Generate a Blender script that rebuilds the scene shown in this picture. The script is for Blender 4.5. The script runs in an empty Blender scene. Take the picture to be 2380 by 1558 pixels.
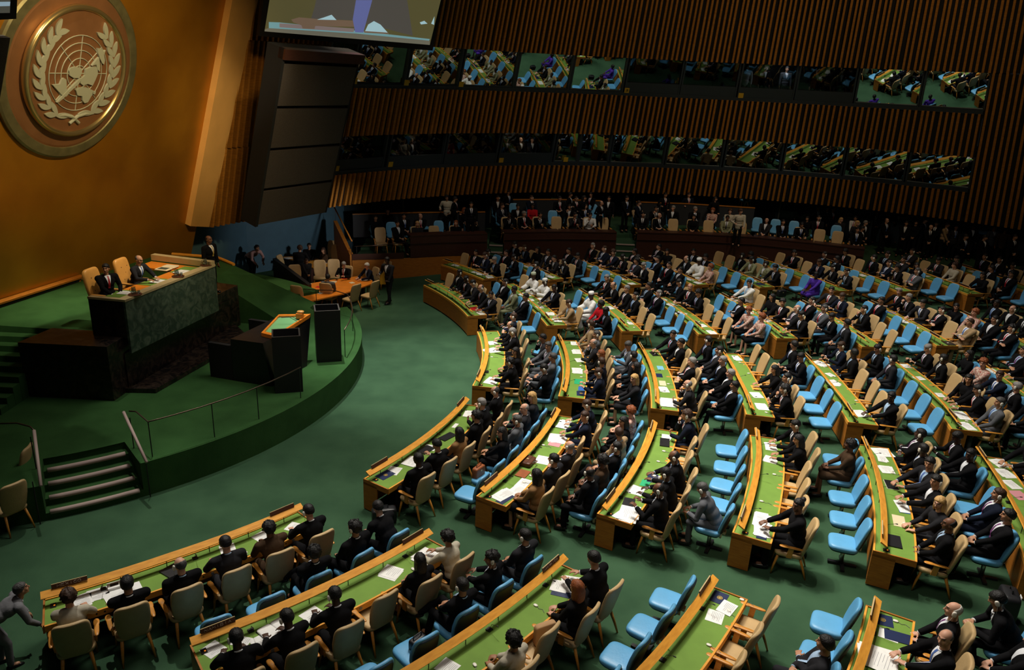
import bpy, bmesh, math, random
import numpy as np
from mathutils import Vector, Matrix, Euler
from mathutils.bvhtree import BVHTree
PI = math.pi
R = math.radians
col = bpy.context.scene.collection
sc = bpy.context.scene

# ------------------------------------------------------------------ camera
FPX, PIT, ROL, CH = 1753.12, 0.338899, 0.046092, 9.7379
_F = Vector((0, math.cos(PIT), -math.sin(PIT)))
_U0 = Vector((0, math.sin(PIT), math.cos(PIT)))
_R0 = Vector((1, 0, 0))
_R = _R0*math.cos(ROL) + _U0*math.sin(ROL)
_U = -_R0*math.sin(ROL) + _U0*math.cos(ROL)
cd = bpy.data.cameras.new('camera')
cam = bpy.data.objects.new('camera', cd)
col.objects.link(cam)
cd.sensor_fit = 'HORIZONTAL'; cd.sensor_width = 36.0
cd.lens = FPX/2380*36
cd.clip_end = 200
m = Matrix.Identity(4)
for i in range(3):
    m[i][0] = _R[i]; m[i][1] = _U[i]; m[i][2] = -_F[i]
m[2][3] = CH
cam.matrix_world = m
sc.camera = cam
sc.view_settings.view_transform = 'Standard'
sc.view_settings.look = 'None'
sc.view_settings.gamma = 1
sc.view_settings.use_curve_mapping = False
sc.view_settings.exposure = 0.0

# ------------------------------------------------------------------ world and light
wd = bpy.data.worlds.new('world'); sc.world = wd
wd.use_nodes = True
bg = wd.node_tree.nodes['Background']
bg.inputs[0].default_value = (0.75, 0.85, 1.0, 1)
bg.inputs[1].default_value = 0.006

def area(name, loc, target, power, size, color=(1, .9, .76), spread=180):
    l = bpy.data.lights.new(name, 'AREA'); l.energy = power; l.size = size; l.color = color
    l.shape = 'DISK'
    l.spread = R(spread)
    o = bpy.data.objects.new(name, l); col.objects.link(o); o.location = loc
    o.rotation_euler = (Vector(target)-Vector(loc)).to_track_quat('-Z', 'Y').to_euler()
    return o

def spot(name, loc, target, power, angle, blend=.6, radius=.25, color=(1, .9, .76)):
    l = bpy.data.lights.new(name, 'SPOT'); l.energy = power; l.spot_size = R(angle)
    l.spot_blend = blend; l.shadow_soft_size = radius; l.color = color
    o = bpy.data.objects.new(name, l); col.objects.link(o); o.location = loc
    o.rotation_euler = (Vector(target)-Vector(loc)).to_track_quat('-Z', 'Y').to_euler()
    return o
# ceiling downlights over the hall (dome at about 22 m) and the stage lights; the fill lights are added
LC = (1, .94, .84)
spot('downlight', (0, 20, 22), (6.5, 16.5, 0), 8800, 42, 1, .25, LC)
spot('downlight', (-2, 25, 22), (3.5, 22, 0), 7600, 42, 1, .25, LC)
spot('downlight', (6, 27, 22), (12, 23, 0), 9400, 42, 1, .25, LC)
spot('downlight', (1, 32, 22), (6, 29, 0), 8000, 40, 1, .25, LC)
spot('downlight', (10, 33, 21), (15, 29, 0), 7200, 42, 1, .25, LC)
spot('downlight', (-4, 31, 21), (-.5, 29.5, 0), 5200, 34, 1, .25, LC)
spot('downlight', (-7, 24.5, 22), (-3.2, 23.4, 0), 24000, 27, 1, .25, (1, .98, .92))
spot('downlight', (-2, 20, 22), (2.5, 12.5, 0), 7200, 38, 1, .25, LC)
spot('downlight', (-9, 19, 22), (-6.0, 12.4, 0), 11000, 28, 1, .2, (1, .95, .86))
spot('downlight', (5, 17, 22), (8, 9.5, 0), 5200, 36, 1, .2, LC)
spot('stage_area_spot', (-4, 20, 19), (-12.0, 21.8, 3.2), 9500, 17, 1, .2, (1, .88, .66))
spot('stage_area_spot', (-2, 16, 19), (-7.4, 20.9, 2.2), 6500, 9, 1, .12, (1, .82, .54))
spot('stage_area_spot', (-10, 14, 20), (-14.2, 21.0, 2.4), 9000, 17, 1, .2, (1, .93, .66))
spot('stage_area_spot', (-12, 19, 20), (-9.8, 18.0, .86), 2600, 15, .9, .1, (1, .95, .8))
spot('stage_area_spot', (-8, 24, 20), (-7.0, 22.5, .86), 2600, 16, .9, .1, (1, .95, .8))
spot('stage_area_spot', (-4, 30, 20), (-8, 29.8, 0.7), 6500, 24, 1, .2, (1, .82, .58))  # unseen spot added to brighten the side tables
spot('stage_area_spot', (-5, 34, 12), (-8, 29.0, 0.7), 900, 50, 1, .2, (1, .85, .62))  # lower spot added because the side tables stayed dark
spot('wall_wash', (-4.5, 31.0, 3.3), (-11.6, 36.5, 1.5), 520, 62, 1, .2, (1, .95, .9))  # low spot added to bring out the blue wall, no fixture there
spot('wall_wash', (-4, 17, 13.5), (-13.6, 25.5, 7.0), 4300, 66, 1, .5, (1, .72, .34))
spot('wall_wash', (-3.2, 18, 14), (-12.9, 30.6, 6.6), 3600, 20, 1, .2, (1, .84, .56))  # narrow spot added to brighten the tan pilaster
spot('seal_light', (-10.2, 15, 16), (-13.5, 22.8, 9.2), 1500, 30, 1, .12, (1, .86, .58))
spot('wall_wash', (8, 26, 22), (5, 41, 8), 1900, 70, 1, .6, (1, .72, .40))
spot('wall_wash', (14, 26, 22), (17, 40, 8), 2200, 70, 1, .6, (1, .72, .40))
area('hall_fill', (1, 21, 21), (5, 17, 0), 1500, 10, (1, .93, .82), 100)  # soft area light added as overall fill, not a fixture
area('hall_fill', (-1, 6, 18), (6, 18, 1), 200, 5, (1, .88, .74), 100)  # weak fill added from the camera side
spot('gallery_fill', (-2, 29, 16), (-4, 37.4, 1.4), 900, 30, 1, .2, LC)  # spot added so the dark left gallery seats show
spot('gallery_fill', (5, 31, 18), (4, 39.4, 1.8), 1300, 40, 1, .2, LC)  # spot added to lift the middle gallery faces
spot('gallery_fill', (12, 31, 18), (13, 39.6, 1.8), 1300, 42, 1, .2, LC)  # spot added to lift the right gallery faces
# ------------------------------------------------------------------ place geometry
CX, CY = -14.7311, 22.5423
RAD1, DRAD, SLOPE = 13.92346, 2.57822, 0.045644

def fz(r): return max(0.0, SLOPE*(r-RAD1))
def fxy(x, y): return fz(math.hypot(x-CX, y-CY))
def ray(u, v): return _F*FPX + _R*(u-1190) + _U*(779-v)
def at(u, v, h, slope=True):
    d = ray(u, v); z = h
    for _ in range(20):
        t = (z-CH)/d.z; x = d.x*t; y = d.y*t
        z = h + (fxy(x, y) if slope else 0)
    return Vector((x, y, z))
def pix(P):
    q = Vector(P)-Vector((0, 0, CH)); dd = q.dot(_F)
    return 1190+FPX*q.dot(_R)/dd, 779-FPX*q.dot(_U)/dd
def pol(a, r): return CX+r*math.cos(a), CY+r*math.sin(a)

# ------------------------------------------------------------------ materials
MATS = {}
def mat(name, c, rough=.6, metal=0, noise=0, nscale=8, c2=None, bump=0, bscale=60, emit=0, sheen=0, spec=.4, kind='noise'):
    if name in MATS: return MATS[name]
    m = bpy.data.materials.new(name); m.use_nodes = True
    nt = m.node_tree; b = nt.nodes['Principled BSDF']
    b.inputs['Base Color'].default_value = (*c, 1)
    b.inputs['Roughness'].default_value = rough
    b.inputs['Metallic'].default_value = metal
    b.inputs['Specular IOR Level'].default_value = spec
    if sheen: b.inputs['Sheen Weight'].default_value = sheen
    if emit:
        b.inputs['Emission Color'].default_value = (*c, 1); b.inputs['Emission Strength'].default_value = emit
    if noise or bump:
        tc = nt.nodes.new('ShaderNodeTexCoord')
    if noise:
        mp = nt.nodes.new('ShaderNodeMapping'); nt.links.new(tc.outputs['Object'], mp.inputs[0])
        if kind == 'wood': mp.inputs['Scale'].default_value = (1.5, 1.5, 14)
        if kind == 'woodx': mp.inputs['Scale'].default_value = (2, 2, 2)
        n = nt.nodes.new('ShaderNodeTexNoise'); n.inputs['Scale'].default_value = nscale
        n.inputs['Detail'].default_value = 6
        nt.links.new(mp.outputs[0], n.inputs['Vector'])
        cr = nt.nodes.new('ShaderNodeValToRGB')
        k2 = c2 or tuple(x*(1-noise) for x in c)
        cr.color_ramp.elements[0].color = (*k2, 1); cr.color_ramp.elements[1].color = (*c, 1)
        cr.color_ramp.elements[0].position = .35; cr.color_ramp.elements[1].position = .65
        if kind == 'marble':
            n.inputs['Distortion'].default_value = 1.8
            cr.color_ramp.elements[0].position = .42; cr.color_ramp.elements[1].position = .75
        nt.links.new(n.outputs['Fac'], cr.inputs[0]); nt.links.new(cr.outputs[0], b.inputs['Base Color'])
    if bump:
        n2 = nt.nodes.new('ShaderNodeTexNoise'); n2.inputs['Scale'].default_value = bscale
        n2.inputs['Detail'].default_value = 4
        nt.links.new(tc.outputs['Object'], n2.inputs['Vector'])
        bp = nt.nodes.new('ShaderNodeBump'); bp.inputs['Strength'].default_value = bump
        bp.inputs['Distance'].default_value = .02
        nt.links.new(n2.outputs['Fac'], bp.inputs['Height']); nt.links.new(bp.outputs[0], b.inputs['Normal'])
    MATS[name] = m
    return m

M_carpet = mat('green_carpet', (.040, .092, .047), .95, noise=.35, nscale=1.1, c2=(.029, .070, .036), bump=.4, bscale=90, spec=.1)
M_stagecarpet = mat('stage_carpet', (.034, .098, .028), .95, noise=.3, nscale=1.3, c2=(.025, .074, .021), bump=.4, bscale=90, spec=.1)
M_felt = mat('desk_green_top', (.155, .280, .045), .75, noise=.12, nscale=3, bump=.1, bscale=140, spec=.25)
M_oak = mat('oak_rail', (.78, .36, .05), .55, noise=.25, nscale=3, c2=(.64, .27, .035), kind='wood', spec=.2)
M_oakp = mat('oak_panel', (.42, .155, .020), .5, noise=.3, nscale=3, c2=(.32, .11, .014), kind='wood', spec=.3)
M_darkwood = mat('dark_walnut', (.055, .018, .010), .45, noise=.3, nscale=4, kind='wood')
M_plate = mat('nameplate_brown', (.09, .030, .016), .5)
M_letter = mat('nameplate_letters', (.45, .36, .28), .6)
M_brass = mat('nameplate_edge', (.55, .42, .22), .4, metal=.3)
M_beige = mat('beige_leather', (.50, .345, .165), .5, noise=.1, nscale=5, bump=.15, bscale=30, spec=.35)
M_tanl = mat('tan_leather', (.62, .30, .07), .38, noise=.12, nscale=4, bump=.15, bscale=20, spec=.5)
M_legwood = mat('chair_leg_wood', (.60, .25, .035), .38, noise=.2, nscale=6, kind='wood', spec=.5)
M_blue = mat('blue_leather', (.11, .36, .62), .42, noise=.08, nscale=4, bump=.12, bscale=25, spec=.45)
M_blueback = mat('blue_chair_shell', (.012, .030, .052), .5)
M_steel = mat('brushed_steel', (.5, .5, .5), .3, metal=1)
M_black = mat('black_plastic', (.012, .012, .014), .4)
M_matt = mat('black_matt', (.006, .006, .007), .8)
M_white = mat('white_plastic', (.75, .72, .64), .35)
M_paper = mat('white_paper', (.80, .80, .78), .7, noise=.06, nscale=12)
M_ink = mat('printed_text', (.32, .32, .34), .8)
M_cream = mat('cream_folder', (.66, .55, .36), .7)
M_navyf = mat('navy_folder', (.012, .022, .075), .45)
M_bluef = mat('blue_folder', (.03, .12, .45), .5)
M_cyanf = mat('pale_blue_sheet', (.18, .45, .62), .6)
M_redf = mat('red_folder', (.50, .015, .012), .5)
M_pinkf = mat('pink_folder', (.58, .25, .28), .6)
M_greenf = mat('green_folder', (.02, .36, .15), .5)
M_orangef = mat('orange_envelope', (.75, .36, .05), .6)
M_brownl = mat('brown_leather', (.10, .03, .012), .45, noise=.2, nscale=8)
M_tanbag = mat('tan_leather_bag', (.30, .085, .025), .45, noise=.2, nscale=8)
M_gold_emb = mat('gold_emblem', (.55, .38, .10), .4, metal=.6)
M_marbleg = mat('green_marble', (.125, .165, .115), .35, noise=.5, nscale=3.2, c2=(.034, .060, .040), kind='marble', spec=.5)
M_marbleb = mat('black_marble', (.050, .032, .022), .3, noise=.5, nscale=3.5, c2=(.006, .005, .005), kind='marble', spec=.5)
M_buff = mat('buff_leather_top', (.52, .40, .20), .5, noise=.1, nscale=6)
M_goldwall = mat('gold_leaf_wall', (.52, .225, .016), .42, metal=.55, noise=.3, nscale=.6, c2=(.40, .165, .012), bump=.05, bscale=8, spec=.5)
M_tanwall = mat('tan_pilaster', (.78, .42, .12), .6, noise=.1, nscale=1.2)
M_bluewall = mat('blue_wall', (.06, .14, .20), .7, noise=.1, nscale=2)
M_slat = mat('slat_wood', (.42, .17, .022), .5, noise=.3, nscale=2, kind='wood', spec=.3)
M_slatdark = mat('slat_backing', (.004, .004, .006), .8)
M_mull = mat('blue_grey_metal', (.022, .034, .046), .5)
M_speaker = mat('grille_cloth', (.065, .052, .045), .85, noise=.3, nscale=40, bump=.3, bscale=120)
M_orangew = mat('orange_table_wood', (.72, .22, .02), .35, noise=.15, nscale=4, spec=.5)
M_sign = mat('yellow_sign', (.50, .33, .02), .5)
M_nosing = mat('stair_nosing', (.40, .30, .27), .7)
M_rail = mat('bronze_rail', (.10, .07, .05), .35, metal=.7)
M_disc = mat('speaker_disc', (.22, .22, .22), .5, metal=.4)
M_seal_bg = mat('seal_bronze', (.36, .17, .075), .45, metal=.5, noise=.15, nscale=2)
M_seal_rim = mat('seal_rim_brass', (.66, .50, .22), .28, metal=.9)
M_seal_rel = mat('seal_relief_silver', (.42, .44, .35), .5, metal=.1)
M_seal_out = mat('seal_outer_verdigris', (.24, .22, .11), .45, metal=.5, noise=.3, nscale=3)
M_eye = mat('eye_dark', (.02, .014, .01), .3)

def glass(name, fac, tint=(.8, .9, .9), rough=0.0):
    m = bpy.data.materials.new(name); m.use_nodes = True; nt = m.node_tree
    for n in list(nt.nodes): nt.nodes.remove(n)
    o = nt.nodes.new('ShaderNodeOutputMaterial'); mx = nt.nodes.new('ShaderNodeMixShader')
    g = nt.nodes.new('ShaderNodeBsdfGlossy'); t = nt.nodes.new('ShaderNodeBsdfTransparent')
    g.inputs['Roughness'].default_value = rough; g.inputs['Color'].default_value = (*tint, 1)
    t.inputs['Color'].default_value = (*[x*.6 for x in tint], 1)
    mx.inputs[0].default_value = fac
    nt.links.new(t.outputs[0], mx.inputs[1]); nt.links.new(g.outputs[0], mx.inputs[2])
    nt.links.new(mx.outputs[0], o.inputs[0])
    return m
M_mirror = glass('coated_booth_glass', .72)
M_clear = glass('clear_booth_glass', .05)
M_tumbler = glass('drinking_glass', .25)

# ------------------------------------------------------------------ mesh helpers
class MB:
    def __init__(s): s.v = []; s.f = []; s.m = []
    def add(s, vs, fs, mi=0):
        o = len(s.v); s.v += [tuple(x) for x in vs]
        s.f += [tuple(i+o for i in f) for f in fs]; s.m += [mi]*len(fs)
    def box(s, c, size, rot=None, mi=0):
        hx, hy, hz = [x/2 for x in size]; M = rot or Matrix.Identity(3)
        vs = [Vector(c)+M @ Vector((x*hx, y*hy, z*hz)) for x in (-1, 1) for y in (-1, 1) for z in (-1, 1)]
        s.add(vs, [(0, 1, 3, 2), (4, 6, 7, 5), (0, 4, 5, 1), (2, 3, 7, 6), (0, 2, 6, 4), (1, 5, 7, 3)], mi)
    def hexa(s, b, t, mi=0):
        # b, t: four bottom and four top points
        s.add(list(b)+list(t), [(3, 2, 1, 0), (4, 5, 6, 7), (0, 1, 5, 4), (1, 2, 6, 5), (2, 3, 7, 6), (3, 0, 4, 7)], mi)
    def tube(s, pts, rad, n=8, mi=0, cap=True):
        pts = [Vector(p) for p in pts]
        if not hasattr(rad, '__len__'): rad = [rad]*len(pts)
        o = len(s.v); prev = None
        for i, p in enumerate(pts):
            t = (pts[min(i+1, len(pts)-1)]-pts[max(i-1, 0)]).normalized()
            if prev is None:
                a = Vector((0, 0, 1)) if abs(t.z) < .9 else Vector((1, 0, 0))
                x = t.cross(a).normalized()
            else: x = (prev - t*prev.dot(t)).normalized()
            prev = x; y = t.cross(x)
            for k in range(n):
                an = 2*PI*k/n; s.v.append(tuple(p+(x*math.cos(an)+y*math.sin(an))*rad[i]))
        for i in range(len(pts)-1):
            for k in range(n):
                a = o+i*n+k; b = o+i*n+(k+1) % n
                s.f.append((a, b, b+n, a+n)); s.m.append(mi)
        if cap:
            s.f.append(tuple(o+k for k in reversed(range(n)))); s.m.append(mi)
            s.f.append(tuple(o+(len(pts)-1)*n+k for k in range(n))); s.m.append(mi)
    def sell(s, c, size, e1=.5, e2=.5, rot=None, n=20, k=12, mi=0, taper=None, bend=0):
        # superellipsoid; taper(z in -1..1)->width factor; bend curves it about its width
        M = rot or Matrix.Identity(3); vs = []; fs = []
        def sg(x, e): return math.copysign(abs(x)**e, x)
        for i in range(k+1):
            ph = -PI/2+PI*i/k
            for j in range(n):
                th = 2*PI*j/n
                x = sg(math.cos(ph), e1)*sg(math.cos(th), e2); y = sg(math.cos(ph), e1)*sg(math.sin(th), e2); z = sg(math.sin(ph), e1)
                if taper: x *= taper(z)
                p = Vector((x*size[0], y*size[1], z*size[2]))
                if bend: p.y += bend*(x*x)
                vs.append(Vector(c)+M @ p)
        for i in range(k):
            for j in range(n):
                a = i*n+j; b = i*n+(j+1) % n
                fs.append((a, b, b+n, a+n))
        s.add(vs, fs, mi)
    def lathe(s, c, prof, n=20, mi=0, rot=None):
        M = rot or Matrix.Identity(3); vs = []; fs = []
        for r, z in prof:
            for k in range(n):
                a = 2*PI*k/n; vs.append(Vector(c)+M @ Vector((r*math.cos(a), r*math.sin(a), z)))
        for i in range(len(prof)-1):
            for k in range(n):
                a = i*n+k; b = i*n+(k+1) % n; fs.append((a, b, b+n, a+n))
        s.add(vs, fs, mi)
    def poly(s, pts, mi=0):
        s.add(pts, [tuple(range(len(pts)))], mi)
    def prism(s, pts, off, mi=0):
        n = len(pts); off = Vector(off)
        vs = [Vector(p) for p in pts]+[Vector(p)+off for p in pts]
        s.add(vs, [tuple(reversed(range(n))), tuple(range(n, 2*n))]+[(i, (i+1) % n, n+(i+1) % n, n+i) for i in range(n)], mi)
    def mesh(s, name, mats, smooth=False):
        me = bpy.data.meshes.new(name)
        me.from_pydata([tuple(v) for v in s.v], [], s.f)
        for x in (mats if isinstance(mats, (list, tuple)) else [mats]): me.materials.append(x)
        if any(s.m): me.polygons.foreach_set('material_index', s.m)
        if smooth: me.polygons.foreach_set('use_smooth', [True]*len(me.polygons))
        bm = bmesh.new(); bm.from_mesh(me); bmesh.ops.recalc_face_normals(bm, faces=bm.faces); bm.to_mesh(me); bm.free()
        me.update(); return me
    def build(s, name, mats, parent=None, smooth=False, bevel=0, world=False):
        if world and parent is not None:
            iv = parent.matrix_basis.inverted(); s.v = [tuple(iv @ Vector(v)) for v in s.v]
        me = s.mesh(name, mats, smooth)
        o = bpy.data.objects.new(name, me); col.objects.link(o)
        if parent is not None: o.parent = parent
        if bevel:
            b = o.modifiers.new('bevel', 'BEVEL'); b.width = bevel; b.segments = 2; b.limit_method = 'ANGLE'
        return o

def tag(o, label=None, cat=None, group=None, kind=None):
    if label: o['label'] = label
    if cat: o['category'] = cat
    if group: o['group'] = group
    if kind: o['kind'] = kind
    return o
def empty(name, loc, rz=0):
    o = bpy.data.objects.new(name, None); col.objects.link(o); o.location = loc; o.rotation_euler = (0, 0, rz)
    o.empty_display_size = .1
    return o
KIDS = {}
def children(o):
    if o.name not in KIDS: KIDS[o.name] = list(o.children)
    return KIDS[o.name]
def copy_tree(o, parent=None):
    c = o.copy(); col.objects.link(c)
    if parent is not None: c.parent = parent
    for ch in children(o): copy_tree(ch, c)
    return c
def rz3(a): return Matrix.Rotation(a, 3, 'Z')
ORD = ['first', 'second', 'third', 'fourth', 'fifth', 'sixth', 'seventh', 'eighth', 'ninth', 'tenth', 'eleventh', 'twelfth', 'thirteenth', 'fourteenth', 'fifteenth', 'sixteenth', 'seventeenth', 'eighteenth', 'nineteenth', 'twentieth', 'twenty-first', 'twenty-second', 'twenty-third', 'twenty-fourth', 'twenty-fifth', 'twenty-sixth', 'twenty-seventh']
# ------------------------------------------------------------------ floor, platform, deck
def struct(mb, name, mats, smooth=False, label=None, bevel=0):
    o = mb.build(name, mats, smooth=smooth, bevel=bevel); o['kind'] = 'structure'
    if label: o['label'] = label
    return o
mb = MB()
rs = [0.01, 4, 8, 12, RAD1, 17, 21, 25, 30, 36, 44, 52]
na = 96
for i, r in enumerate(rs):
    for k in range(na):
        a = 2*PI*k/na; x, y = pol(a, r); mb.v.append((x, y, fz(r)))
for i in range(len(rs)-1):
    for k in range(na):
        a = i*na+k; b = i*na+(k+1) % na; mb.f.append((a, b, b+na, a+na)); mb.m.append(0)
struct(mb, 'floor', M_carpet, smooth=True)

PZ, DZ = 0.86, 2.40
def disc_slab(name, r, z0, z1, a0, a1, mats, n=60):
    mb = MB(); pts = [pol(a0+(a1-a0)*k/n, r) for k in range(n+1)]
    top = [(x, y, z1) for x, y in pts]; bot = [(x, y, z0) for x, y in pts]
    c = (CX, CY)
    mb.v = [(*c, z1), (*c, z0)]+top+bot; m_ = len(top)
    for k in range(n):
        mb.f.append((0, 2+k, 3+k)); mb.m.append(0)
        mb.f.append((2+k, 2+m_+k, 3+m_+k, 3+k)); mb.m.append(0)
    return mb
# stage platform: a drum cut out where the two flights of steps are
ST0, ST1 = R(-60.7), R(-49.2)      # near steps
SF0, SF1 = R(31), R(46)            # far steps
mb = disc_slab('p', 9.75, 0, PZ, ST1, SF0, None, 64)
struct(mb, 'trim_1', M_stagecarpet, label='curved green carpeted stage platform')
mb = MB()
for a0, a1 in ((ST0, ST1), (SF0, SF1)):
    n = 10
    ro, ri = 9.75, 8.45
    pts = [(0, 0)]
    # infill behind the steps
    mb.add([(CX, CY, PZ), (*pol(a0, ri), PZ)]+[(*pol(a0+(a1-a0)*k/n, ri), PZ) for k in range(1, n)]+[(*pol(a1, ri), PZ)],
           [tuple(range(n+2))])
for a0, a1 in ((ST0-R(60), ST0), (SF1, SF1+R(50))):
    n = 20
    mb.add([(CX, CY, PZ)]+[(*pol(a0+(a1-a0)*k/n, 9.75), PZ) for k in range(n+1)], [tuple(range(n+2))])
    for k in range(n):
        p, q = pol(a0+(a1-a0)*k/n, 9.75), pol(a0+(a1-a0)*(k+1)/n, 9.75)
        mb.add([(*p, 0), (*q, 0), (*q, PZ), (*p, PZ)], [(0, 1, 2, 3)])
struct(mb, 'trim_2', M_stagecarpet, label='green carpeted stage platform beside the steps')
for num, (a0, a1, lab) in enumerate(((ST0, ST1, 'near carpeted steps up to the stage with pale nosings'), (SF0, SF1, 'far carpeted steps up to the stage with pale nosings'))):
    ns = 4 if num == 0 else 4
    mb = MB(); nb = MB(); n = 8
    for s_ in range(ns):
        z1 = PZ*(s_+1)/(ns+1); z0 = 0
        r1 = 9.75-s_*.33; r0 = r1-.34
        po = [pol(a0+(a1-a0)*k/n, r1) for k in range(n+1)]; pi_ = [pol(a0+(a1-a0)*k/n, r0) for k in range(n+1)]
        for k in range(n):
            mb.add([(*po[k], 0), (*po[k+1], 0), (*po[k+1], z1), (*po[k], z1)], [(0, 1, 2, 3)])
            mb.add([(*po[k], z1), (*po[k+1], z1), (*pi_[k+1], z1), (*pi_[k], z1)], [(0, 1, 2, 3)])
        nb.tube([(*pol(a0+R(.5)+(a1-a0-R(1))*k/n, r1-.035), z1+.0) for k in range(n+1)], .058, 8)
    r1 = 9.75-ns*.33
    for k in range(n):
        p, q = pol(a0+(a1-a0)*k/n, r1), pol(a0+(a1-a0)*(k+1)/n, r1)
        mb.add([(*p, 0), (*q, 0), (*q, PZ), (*p, PZ)], [(0, 1, 2, 3)])
    for a in (a0, a1):
        p, q = pol(a, 9.75), pol(a, 8.3)
        mb.add([(*p, 0), (*q, 0), (*q, PZ), (*p, PZ)], [(0, 1, 2, 3)])
    o = struct(mb, 'trim_%d' % (3+num), M_stagecarpet, label=lab)
    nb.build('stair_nosing', M_nosing, o, smooth=True)

# gold wall frame: origin, direction along the wall, direction up the wall, outward normal
GA = Vector((-15.31, 21.28, 2.4)); gd = Vector((.22, .975, 0)).normalized()
gn0 = Vector((gd.y, -gd.x, 0)); TAU = .30
gu = Vector((gn0.x*TAU, gn0.y*TAU, 1)).normalized(); gn = gd.cross(gu).normalized()
def gw(s, t, n=0): return GA+gd*s+gu*t+gn*n
# upper deck behind the podium desk
mb = MB()
dk = [gw(-1.60, 0), gw(7.2, 0), Vector((-11.4, 28.0, DZ)), Vector((-10.45, 27.15, DZ)), Vector((-10.45, 25.2, DZ)), Vector((-10.9, 19.6, DZ)), Vector((-12.6, 19.55, DZ))]
mb.prism([Vector((p.x, p.y, .87)) for p in dk], (0, 0, DZ-.87))
struct(mb, 'trim_5', M_stagecarpet, label='raised green carpeted deck behind the podium desk')
# steps up to the deck at the left
mb = MB()
ns = 8
for s_ in range(ns):
    z1 = PZ+(DZ-PZ)*(s_+1)/(ns+1)
    y0 = 17.25+s_*.29
    mb.hexa([(-19, y0, PZ), (-12.9, y0, PZ), (-12.9, y0+.30, PZ), (-19, y0+.30, PZ)],
            [(-19, y0, z1), (-12.9, y0, z1), (-12.9, y0+.30, z1), (-19, y0+.30, z1)])
struct(mb, 'trim_6', M_stagecarpet, label='green carpeted flight of steps left of the black marble block')
# slope from the deck down to the hall on the far side
mb = MB()
mb.hexa([(-10.45, 25.2, .0), (-10.45, 27.15, .0), (-7.65, 27.85, .0), (-7.9, 25.0, .0)],
        [(-10.45, 25.2, DZ), (-10.45, 27.15, DZ), (-7.65, 27.85, .861), (-7.9, 25.0, .861)])
struct(mb, 'trim_8', M_stagecarpet, label='green carpeted slope from the deck down towards the side tables')
mb = MB(); mb.tube([(-13.2, 28.2, DZ+.06), (-11.4, 28.0, DZ+.06), (-10.9, 27.55, DZ+.06), (-10.45, 27.15, DZ+.04)], .06, 8)
struct(mb, 'trim_9', M_oak, label='wooden kerb at the far edge of the deck')

# gold wall
mb = MB()
mb.prism([gw(-9, -2.6), gw(9.2, -2.6), gw(9.6, 14), gw(-9, 14)], gn*-.3)
struct(mb, 'wall_back', M_goldwall, label='tall gold leaf wall behind the podium')
mb = MB()
def gst(u, v, n):
    d = ray(u, v); O = Vector((0, 0, CH)); X = O+d*(((gw(0, 0, n)-O).dot(gn))/d.dot(gn)); return (X-GA).dot(gd), (X-GA).dot(gu)
(l0, m0), (l1, m1), (r0, k0), (r1, k1) = gst(443, 526, .25), gst(540, 0, .25), gst(486, 528, .25), gst(600, 0, .25)
l2 = l0+(l1-l0)*(14-m0)/(m1-m0); r2 = r0+(r1-r0)*(14-k0)/(k1-k0)
mb.hexa([gw(l0, m0, -.3), gw(r0, k0, -.3), gw(r0, k0, .25), gw(l0, m0, .25)], [gw(l2, 14, -.3), gw(r2, 14, -.3), gw(r2, 14, .25), gw(l2, 14, .25)])
struct(mb, 'trim_10', M_tanwall, label='tan pilaster at the right edge of the gold wall')
mb = MB()
mb.prism([gw(-6, 0, .02), gw(3.05, 0, .02), gw(3.05, .22, .02), gw(-6, .22, .02)], gn*.10)
mb.prism([gw(-6, .18, .02), gw(3.1, .18, .02), gw(3.1, .24, .02), gw(-6, .24, .02)], gn*.16)
struct(mb, 'baseboard_back', M_oakp, label='wooden skirting at the foot of the gold wall')
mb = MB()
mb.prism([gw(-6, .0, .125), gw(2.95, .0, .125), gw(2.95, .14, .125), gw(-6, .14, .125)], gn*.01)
struct(mb, 'trim_11', M_matt, label='black strip standing in for shade under the gold wall skirting')  # matt black strip stands in for the shade of a recess

# ------------------------------------------------------------------ seal
sealc = gw(1.80, 7.08, 0)
M4 = Matrix.Identity(4)
for i in range(3):
    M4[i][0] = gd[i]; M4[i][1] = gu[i]; M4[i][2] = gn[i]; M4[i][3] = sealc[i]
seal = empty('wall_seal', (0, 0, 0)); seal.matrix_world = M4
tag(seal, 'large round bronze seal with world map and laurel branches on gold wall', 'seal')
mb = MB(); mb.lathe((0, 0, 0), [(2.3, 0), (2.3, .10), (2.2, .13), (0.01, .13)], 96); mb.build('backing_disc', M_seal_bg, seal)
mb = MB(); mb.lathe((0, 0, 0), [(2.58, 0), (2.58, .10), (2.52, .14), (2.28, .14), (2.25, .10)], 96); mb.build('outer_ring', M_seal_out, seal)
mb = MB(); mb.lathe((0, 0, 0), [(1.80, .12), (1.88, .22), (1.86, .32), (1.79, .36), (1.73, .32), (1.70, .24)], 96); mb.build('rim', M_seal_rim, seal, smooth=True)
mb = MB(); mb.lathe((0, 0, 0), [(1.72, .15), (1.72, .27), (0.01, .27)], 96); mb.build('face', M_seal_bg, seal)
def flat(mb, pts, z=.27, h=.05): mb.prism([(x, y, z) for x, y in pts], (0, 0, h))
mb = MB(); gx, gy, S = .02, -.02, 1.72
def arc(r, a0, a1, w=.012):
    mb.tube([(gx+r*math.cos(a0+(a1-a0)*k/40), gy+r*math.sin(a0+(a1-a0)*k/40), .285) for k in range(41)], w, 6)
for r in (1.07, .86, .65, .43, .22): arc(r, 0, 2*PI, .014)
for k in range(4):
    a = k*PI/4+.0; mb.tube([(gx-1.07*math.cos(a), gy-1.07*math.sin(a), .282), (gx+1.07*math.cos(a), gy+1.07*math.sin(a), .282)], .014, 6)
mb.build('globe_grid', M_seal_rel, seal)
def cp(x, y): return ((x-690)/445*S, -(y-640)/620*S)
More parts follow.
